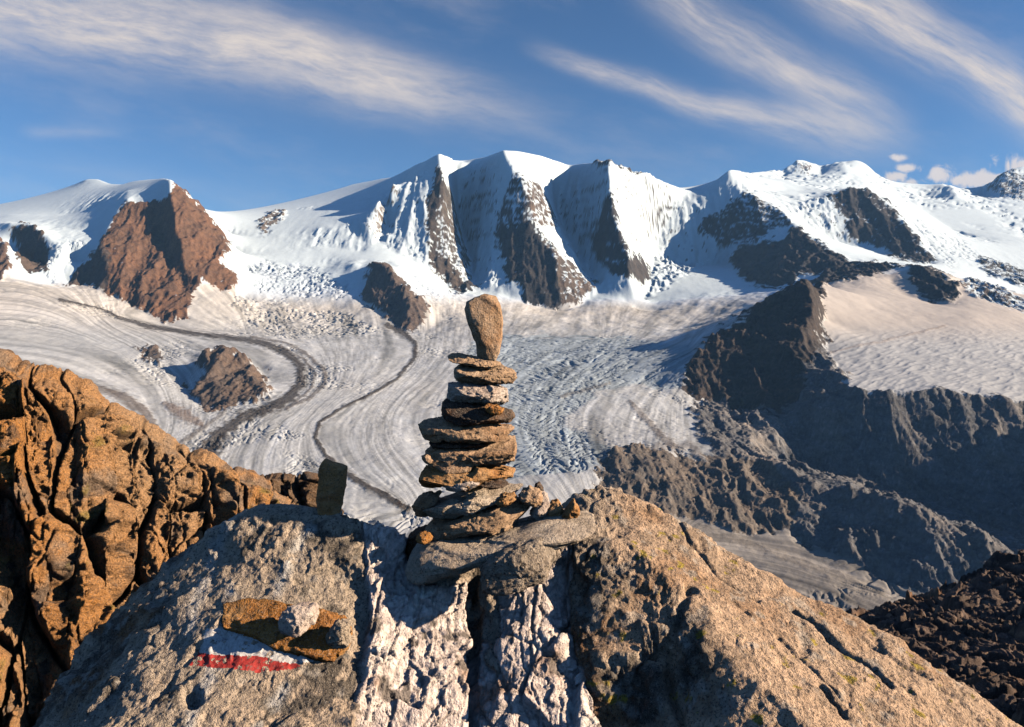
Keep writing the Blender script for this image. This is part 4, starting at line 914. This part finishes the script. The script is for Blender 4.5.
def stone(name, label, cat, group, out, Y, half, mat, k=3.2, rough=1.0, plane=None, seed=0, lift=0.0, chips=16):
    """outline traced in the plane (default: upright at distance Y) given a real thickness of 2*half, then chipped and roughened"""
    out = np.array(out, float)
    if plane is None:
        o = np.array([0, Y, 0.0]); n = np.array([0, -1, 0.0]); e1 = np.array([1, 0, 0.0]); e2 = np.array([0, 0, 1.0])
    else: o, e1, e2, n = plane
    d = np.stack([(out[:, 0] - HX) / F, np.ones(len(out)), (HY - out[:, 1]) / F], -1)
    t = (o @ n) / (d @ n); P = d * t[:, None]
    a, b = (P - o) @ e1, (P - o) @ e2
    x, y = np.roll(a, -1), np.roll(b, -1); cr = a * y - x * b; A = cr.sum() / 2
    ca, cb = ((a + x) * cr).sum() / (6 * A), ((b + y) * cr).sum() / (6 * A)
    tt = np.linspace(0, 1, 40, endpoint=False)[:, None]
    da = (a + (x - a) * tt).T.ravel() - ca; db = (b + (y - b) * tt).T.ravel() - cb
    # polar radius as seen in a frame stretched to the stone's aspect
    b = cb + (b - cb) * 1.05; db = db * 1.05; sx = np.abs(a - ca).max(); sy = np.abs(b - cb).max(); th = np.arctan2(db / sy, da / sx); rr = np.hypot(db / sy, da / sx)
    order = np.argsort(th); th, rr = th[order], rr[order]
    size = (out[:, 0].max() - out[:, 0].min())
    V, Fc = ico(6 if size > 45 else 5)
    ang = np.arctan2(V[:, 1], V[:, 0]); rad = np.interp(ang, np.r_[th - 2 * math.pi, th, th + 2 * math.pi], np.r_[rr, rr, rr])
    rho = np.hypot(V[:, 0], V[:, 1]); zz = V[:, 2]
    k = k + .6; sc_ = (np.abs(rho) ** k + np.abs(zz) ** k) ** (-1 / k)
    lx = V[:, 0] * sc_ * rad * sx; ly = V[:, 1] * sc_ * rad * sy; lz = zz * sc_ * half
    L = np.stack([lx, ly, lz], -1).astype(f32)
    rng = np.random.default_rng(seed + 5)
    # chip it with a few flat cuts that shave front, back and edges
    for i in range(chips):
        nn = rng.normal(size=3); nn[2] = abs(nn[2]) * 1.9 * (1 if i % 4 else -1); nn[0] = abs(nn[0]) * (1.0 if i % 3 else -.5); nn /= np.linalg.norm(nn)
        nn = (nn / np.array([sx, sy, half])); nn /= np.linalg.norm(nn)
        pr = L @ nn.astype(f32); lim = np.quantile(pr, rng.uniform(.88, .97)); ex = np.maximum(pr - lim, 0)
        L = L - (ex * .85)[:, None] * nn.astype(f32)
    sz = min(sx, sy, half) * 2
    N = np.stack([L[:, 0] / sx ** 2, L[:, 1] / sy ** 2, L[:, 2] / half ** 2], -1); N /= np.linalg.norm(N, axis=1, keepdims=True) + 1e-9
    S = L + np.array([seed * 3.7, seed * 1.3, 0], f32)
    am = min(sz, .09) * rough
    fa, ea, _ = facet3(S * np.array([.6, 1, .8], f32), 1.6 / max(sz, .03), seed, .08); fb, eb, _ = facet3(S, 55, seed + 3, .08)
    disp = fa * am * .12 + fb * .0042 * rough + fbm3(S, 14, seed + 7, 5, .55) * am * .06 + fbm3(S, 70, seed + 9, 4, .6) * .0032 * rough
    lay = fbm3(S * np.array([.25, 1, .25], f32), 55, seed + 11, 3); disp += lay * am * .05
    L = L + (N * (disp - am * .03)[:, None]).astype(f32)
    o3 = o + e1 * ca + e2 * cb + n * lift
    W = L[:, :1] * e1 + L[:, 1:2] * e2 + L[:, 2:] * n
    ob = mesh(name, W, Fc, MT[mat]); ob.location = o3
    return tag(ob, label, cat, group)

CG = 'stones stacked in the cairn'
YC = 2.42
ST = [
 ('upright wedge-shaped brown stone crowning the cairn', [(466,303),(473,298.5),(481,296),(490,296.5),(496,297),(499,303),(502,311),(503,327),(501.5,340),(500,351),(495,360),(486,358.5),(477,357),(476.5,350),(476,342),(468,325),(464,311)], 0, .055, 'tan', 2.6),
 ('thin dark-edged flake lying right under the crowning stone', [(448,356.5),(457,355),(479,357.6),(500,362.5),(501.5,366.4),(492,368.8),(466,365.2),(453,362)], 0, .075, 'tan', 2.6),
 ('tan slab with a squared right end, under the thin flake near the top', [(454,369.7),(459,366),(488,366.5),(506,368.5),(516,370.5),(516.8,377.4),(512,383),(488,384.5),(470,383),(459,380.7),(455,375)], 0, .09, 'tan', 3),
 ('pale pinkish white-patched stone above the near-black one', [(448.5,383.5),(466,382),(492.4,384.5),(508,388.4),(508.5,396),(508,401.6),(501,405),(472.6,403.5),(455,400),(448,397),(447.3,390.6)], 0, .10, 'pale', 3),
 ('rough near-black stone below the pale pinkish one', [(443,400.5),(453,399.4),(483.6,404.5),(505,409),(512,411.5),(514.6,417),(511,423.6),(490,425),(466,425),(446,419.5),(440.7,412.6)], 0, .105, 'dark', 3),
 ('small orange chip lying on the right end of the near-black stone', [(482.5,405),(490,403.8),(497,405),(506.7,410.4),(503.4,414.8),(495,414.2),(488,412.6)], -.085, .025, 'orange', 2.4),
 ('brown slab with a pointed left end jutting out below the near-black stone', [(419.5,424),(430,420.5),(444,417),(472.6,420.3),(495,422),(510,423.6),(513.6,430),(509,436),(496,440),(475,443.8),(455,442),(433,439.5),(424,432)], 0, .115, 'tan', 3),
 ('thin dark flake squeezed below the slab with the pointed left end', [(430,440.5),(448,439),(472,440.5),(492,439.5),(488,445),(470,447.5),(450,447),(434,446)], .01, .10, 'dark', 3),
 ('rounded tan slab resting on the rust-orange block', [(423.4,452),(430,447.5),(450,445.5),(468,446),(480,441.5),(490,440),(505,439),(516,441),(517.2,450),(514,460),(500,464.5),(483,465.5),(465,466),(450,468),(435,465),(427,460)], 0, .12, 'tan', 3),
 ('thick rust-orange block with a squared right end in the middle of the cairn', [(420,473),(426,467.5),(440,465.5),(461,465),(485,465.5),(505,464),(512,459),(517,458),(517.5,468),(513,478),(500,481),(483,483),(460,484),(443,486),(424,492),(419.5,484)], .005, .125, 'rust', 3.6),
 ('pale finger-shaped stone wedged in front of the rust-orange block', [(442.5,486),(448,483),(460,481.3),(474,481),(480,484),(476,488),(468,490),(455,492),(446,492)], -.10, .025, 'pale', 2.4),
 ('flat dark flake wedged right of the pale finger-shaped stone', [(479,483.5),(490,481.5),(505,480),(508,484),(496,486.5),(483,488.5)], -.06, .05, 'dark', 2.6),
 ('long grey-brown slab tilting up to the right to a pale bare tip', [(416.5,519),(422,511),(431,506),(450,499),(468,493),(480,489.5),(490,488),(503,482),(512,478.5),(522,477.2),(529.5,477.4),(530.5,482),(522,487),(514,491),(502,496.5),(490,502),(478,506.5),(465,510),(446,518),(428,524.5),(419,523)], 0, .12, 'sand', 3.2),
 ('stubby dark brown block at the left end of the long tilting slab', [(412,505),(416,499),(421,495),(430,492.5),(440,493),(439,503),(430,513),(421,516),(415,514)], .03, .08, 'tan', 2.8),
 ('rounded tan slab tilting up to the right, lying on the big base slab', [(424.5,529),(430,523),(439,520),(456,514),(472,510),(486,508.5),(499,505),(508,499),(516,498),(527,502),(534,508),(533,513),(527,517.5),(514,521.5),(501,526.5),(480,529),(461,531.5),(446,536),(432,537.5)], 0, .125, 'tan', 2.8),
 ('big pale grey base slab carrying the whole cairn, its right end lying on the outcrop', [(407.5,563),(411,553),(417,546),(427,542),(439,537),(468,538.5),(480,537),(490,535),(508,530),(527,526),(545,520),(562,517),(580,515),(593,516),(595,521),(591,528),(575,535),(556,543),(538,540),(518,539.5),(500,546),(483,554),(468,561),(452,568),(432,573),(413,577),(408,572)], -.05, .15, 'sand', 3.2),
 ('rough dark lichened block propping up the base slab from below', [(480.5,563),(487,556),(501,550),(516,544),(531,539),(544,540),(553.5,543),(556,553),(555,563.5),(551,571),(545,577),(523,583),(501,588),(491,588),(482.5,585)], -.19, .085, 'lichen', 4),
 ('small orange pebble stuck at the left end of the base slab', [(416,537),(419,534.5),(424,533.3),(429,535),(431.5,539),(428,543.5),(422,544.5),(417,542)], -.10, .028, 'orange', 2.3),
 ('dark lump of rock behind the left end of the base slab', [(407,545),(409,535),(415,529),(425,526),(436,528),(440,536),(430,545),(415,556),(408,558)], .07, .06, 'dark', 2.6),
 ('orange-brown stone squeezed between the two tilting slabs', [(494,504),(498,499),(503,496),(514,494.5),(517,498),(512,502),(503,506.5)], -.06, .05, 'rust', 2.5),
 ('squarish tan stone leaning on the right side of the cairn', [(518.5,496),(523,491),(530,489.2),(540,491.5),(542.5,498),(541,505),(534,506),(526,504.5),(521,501)], -.03, .06, 'tan', 3),
 ('upright pale oval stone right of the squarish tan stone', [(535,500),(537,494),(545,491.5),(549,501),(549,509),(546.5,516),(540,519),(535,518),(530,515),(532,508)], .0, .055, 'pale', 2.6),
 ('small dark round stone peeking over the squarish tan stone', [(533,488.5),(536,484.5),(539.5,482.8),(543,486),(544,490),(541,494),(536,493)], .03, .03, 'dark', 2.4),
 ('rusty lump between the upright oval stone and the small pointed stone', [(547.5,505),(552,501.5),(558,500.3),(561,503.5),(563.5,509),(563,515),(559,519.5),(550,521.5),(547.5,514)], .0, .05, 'rust', 2.8),
 ('small pointed triangular stone at the right end of the base slab', [(561.5,516),(567,508),(571,503),(574,500),(577,503.5),(579.5,509),(579.5,516.5),(573,518),(566,518.5)], -.03, .04, 'rust', 3),
]
for i, (lb, out, dy, half, mt, k) in enumerate(ST):
    stone('cairn_stone', lb, 'stone', CG, out, YC + dy, half, mt, k, rough=.4 if i == 0 else 1.0, chips=5 if i == 15 else 12, seed=i * 7 + 1)
stone('standing_stone', 'upright brown stone slab standing alone on the crest left of the cairn', 'stone', None,
      [(320.5,468),(322,463),(324.6,460.2),(331.5,463),(339,464.5),(347,467.5),(346,476),(345,486),(342.5,500),(340,512),(335,517.5),(329,522),(323,518),(319.5,513),(318,500),(318,489.5),(319.5,478)], 2.45, .04, 'rust', 4, rough=.4, seed=301, chips=3)
# iron-stained slab beside the paint mark, with two stones on it
def tilted_plane(px, py, Y, deg):
    o = at(px, py, Y); c, s_ = math.cos(R(deg)), math.sin(R(deg))
    return o, np.array([1, 0, 0.0]), np.array([0, c, s_]), np.array([0, -s_, c])
SP = tilted_plane(288, 628, 2.10, 36)
stone('flat_slab', 'orange iron-stained flat slab lying on the granite above the red and white paint mark', 'stone', None,
      [(223,600),(232,597.5),(246,597.5),(258,598),(273,602),(288,607),(303,610),(318,611.5),(338,613),(346,617),(351.5,622),(352,631),(351,641),(343,650),(332,657),(325,658.5),(318,658),(295,653),(272,648),(263,642.5),(256,637.5),(240,634),(223.5,630),(222.5,615)], None, .028, 'orange', 5, plane=SP, seed=311, lift=.0)
stone('loose_stone', 'lumpy pinkish stone sitting in the middle of the orange flat slab', 'stone', None,
      [(280.5,618),(284,611),(290,606),(298,604.5),(306,604.5),(312,604),(317,605.5),(317,613),(315.5,621),(309,632),(300,634),(290,634),(283,631),(280.5,625)], 2.045, .045, 'pale', 2.8, seed=317)
stone('loose_stone', 'small pale stone on the right end of the orange flat slab', 'stone', None,
      [(326,637),(330,630),(338,622),(345,620.5),(351,621),(351.5,632),(349.5,644),(344,647),(338,648),(330,643)], 2.055, .035, 'grey', 2.8, seed=331)

def build_haze():
    m = bpy.data.materials.new('thin mountain air'); m.use_nodes = True; nt = m.node_tree; nt.nodes.clear()
    v = nt.nodes.new('ShaderNodeVolumePrincipled'); v.inputs['Color'].default_value = (.28, .58, 1.0, 1)
    v.inputs['Density'].default_value = HAZE; v.inputs['Anisotropy'].default_value = 0.0
    o = nt.nodes.new('ShaderNodeOutputMaterial'); nt.links.new(v.outputs[0], o.inputs['Volume'])
    x0, x1, y0, y1, z0, z1 = -26000, 26000, -13000, 34000, -1000, 1900
    V = [(x, y, z) for z in (z0, z1) for y in (y0, y1) for x in (x0, x1)]
    tag(mesh('haze', V, [(0, 2, 3, 1), (4, 5, 7, 6), (0, 1, 5, 4), (2, 6, 7, 3), (0, 4, 6, 2), (1, 3, 7, 5)], m, smooth=False), 'thin blue air between the camera and the far mountains', 'haze', kind='stuff')
HAZE = 0.000024
build_haze()
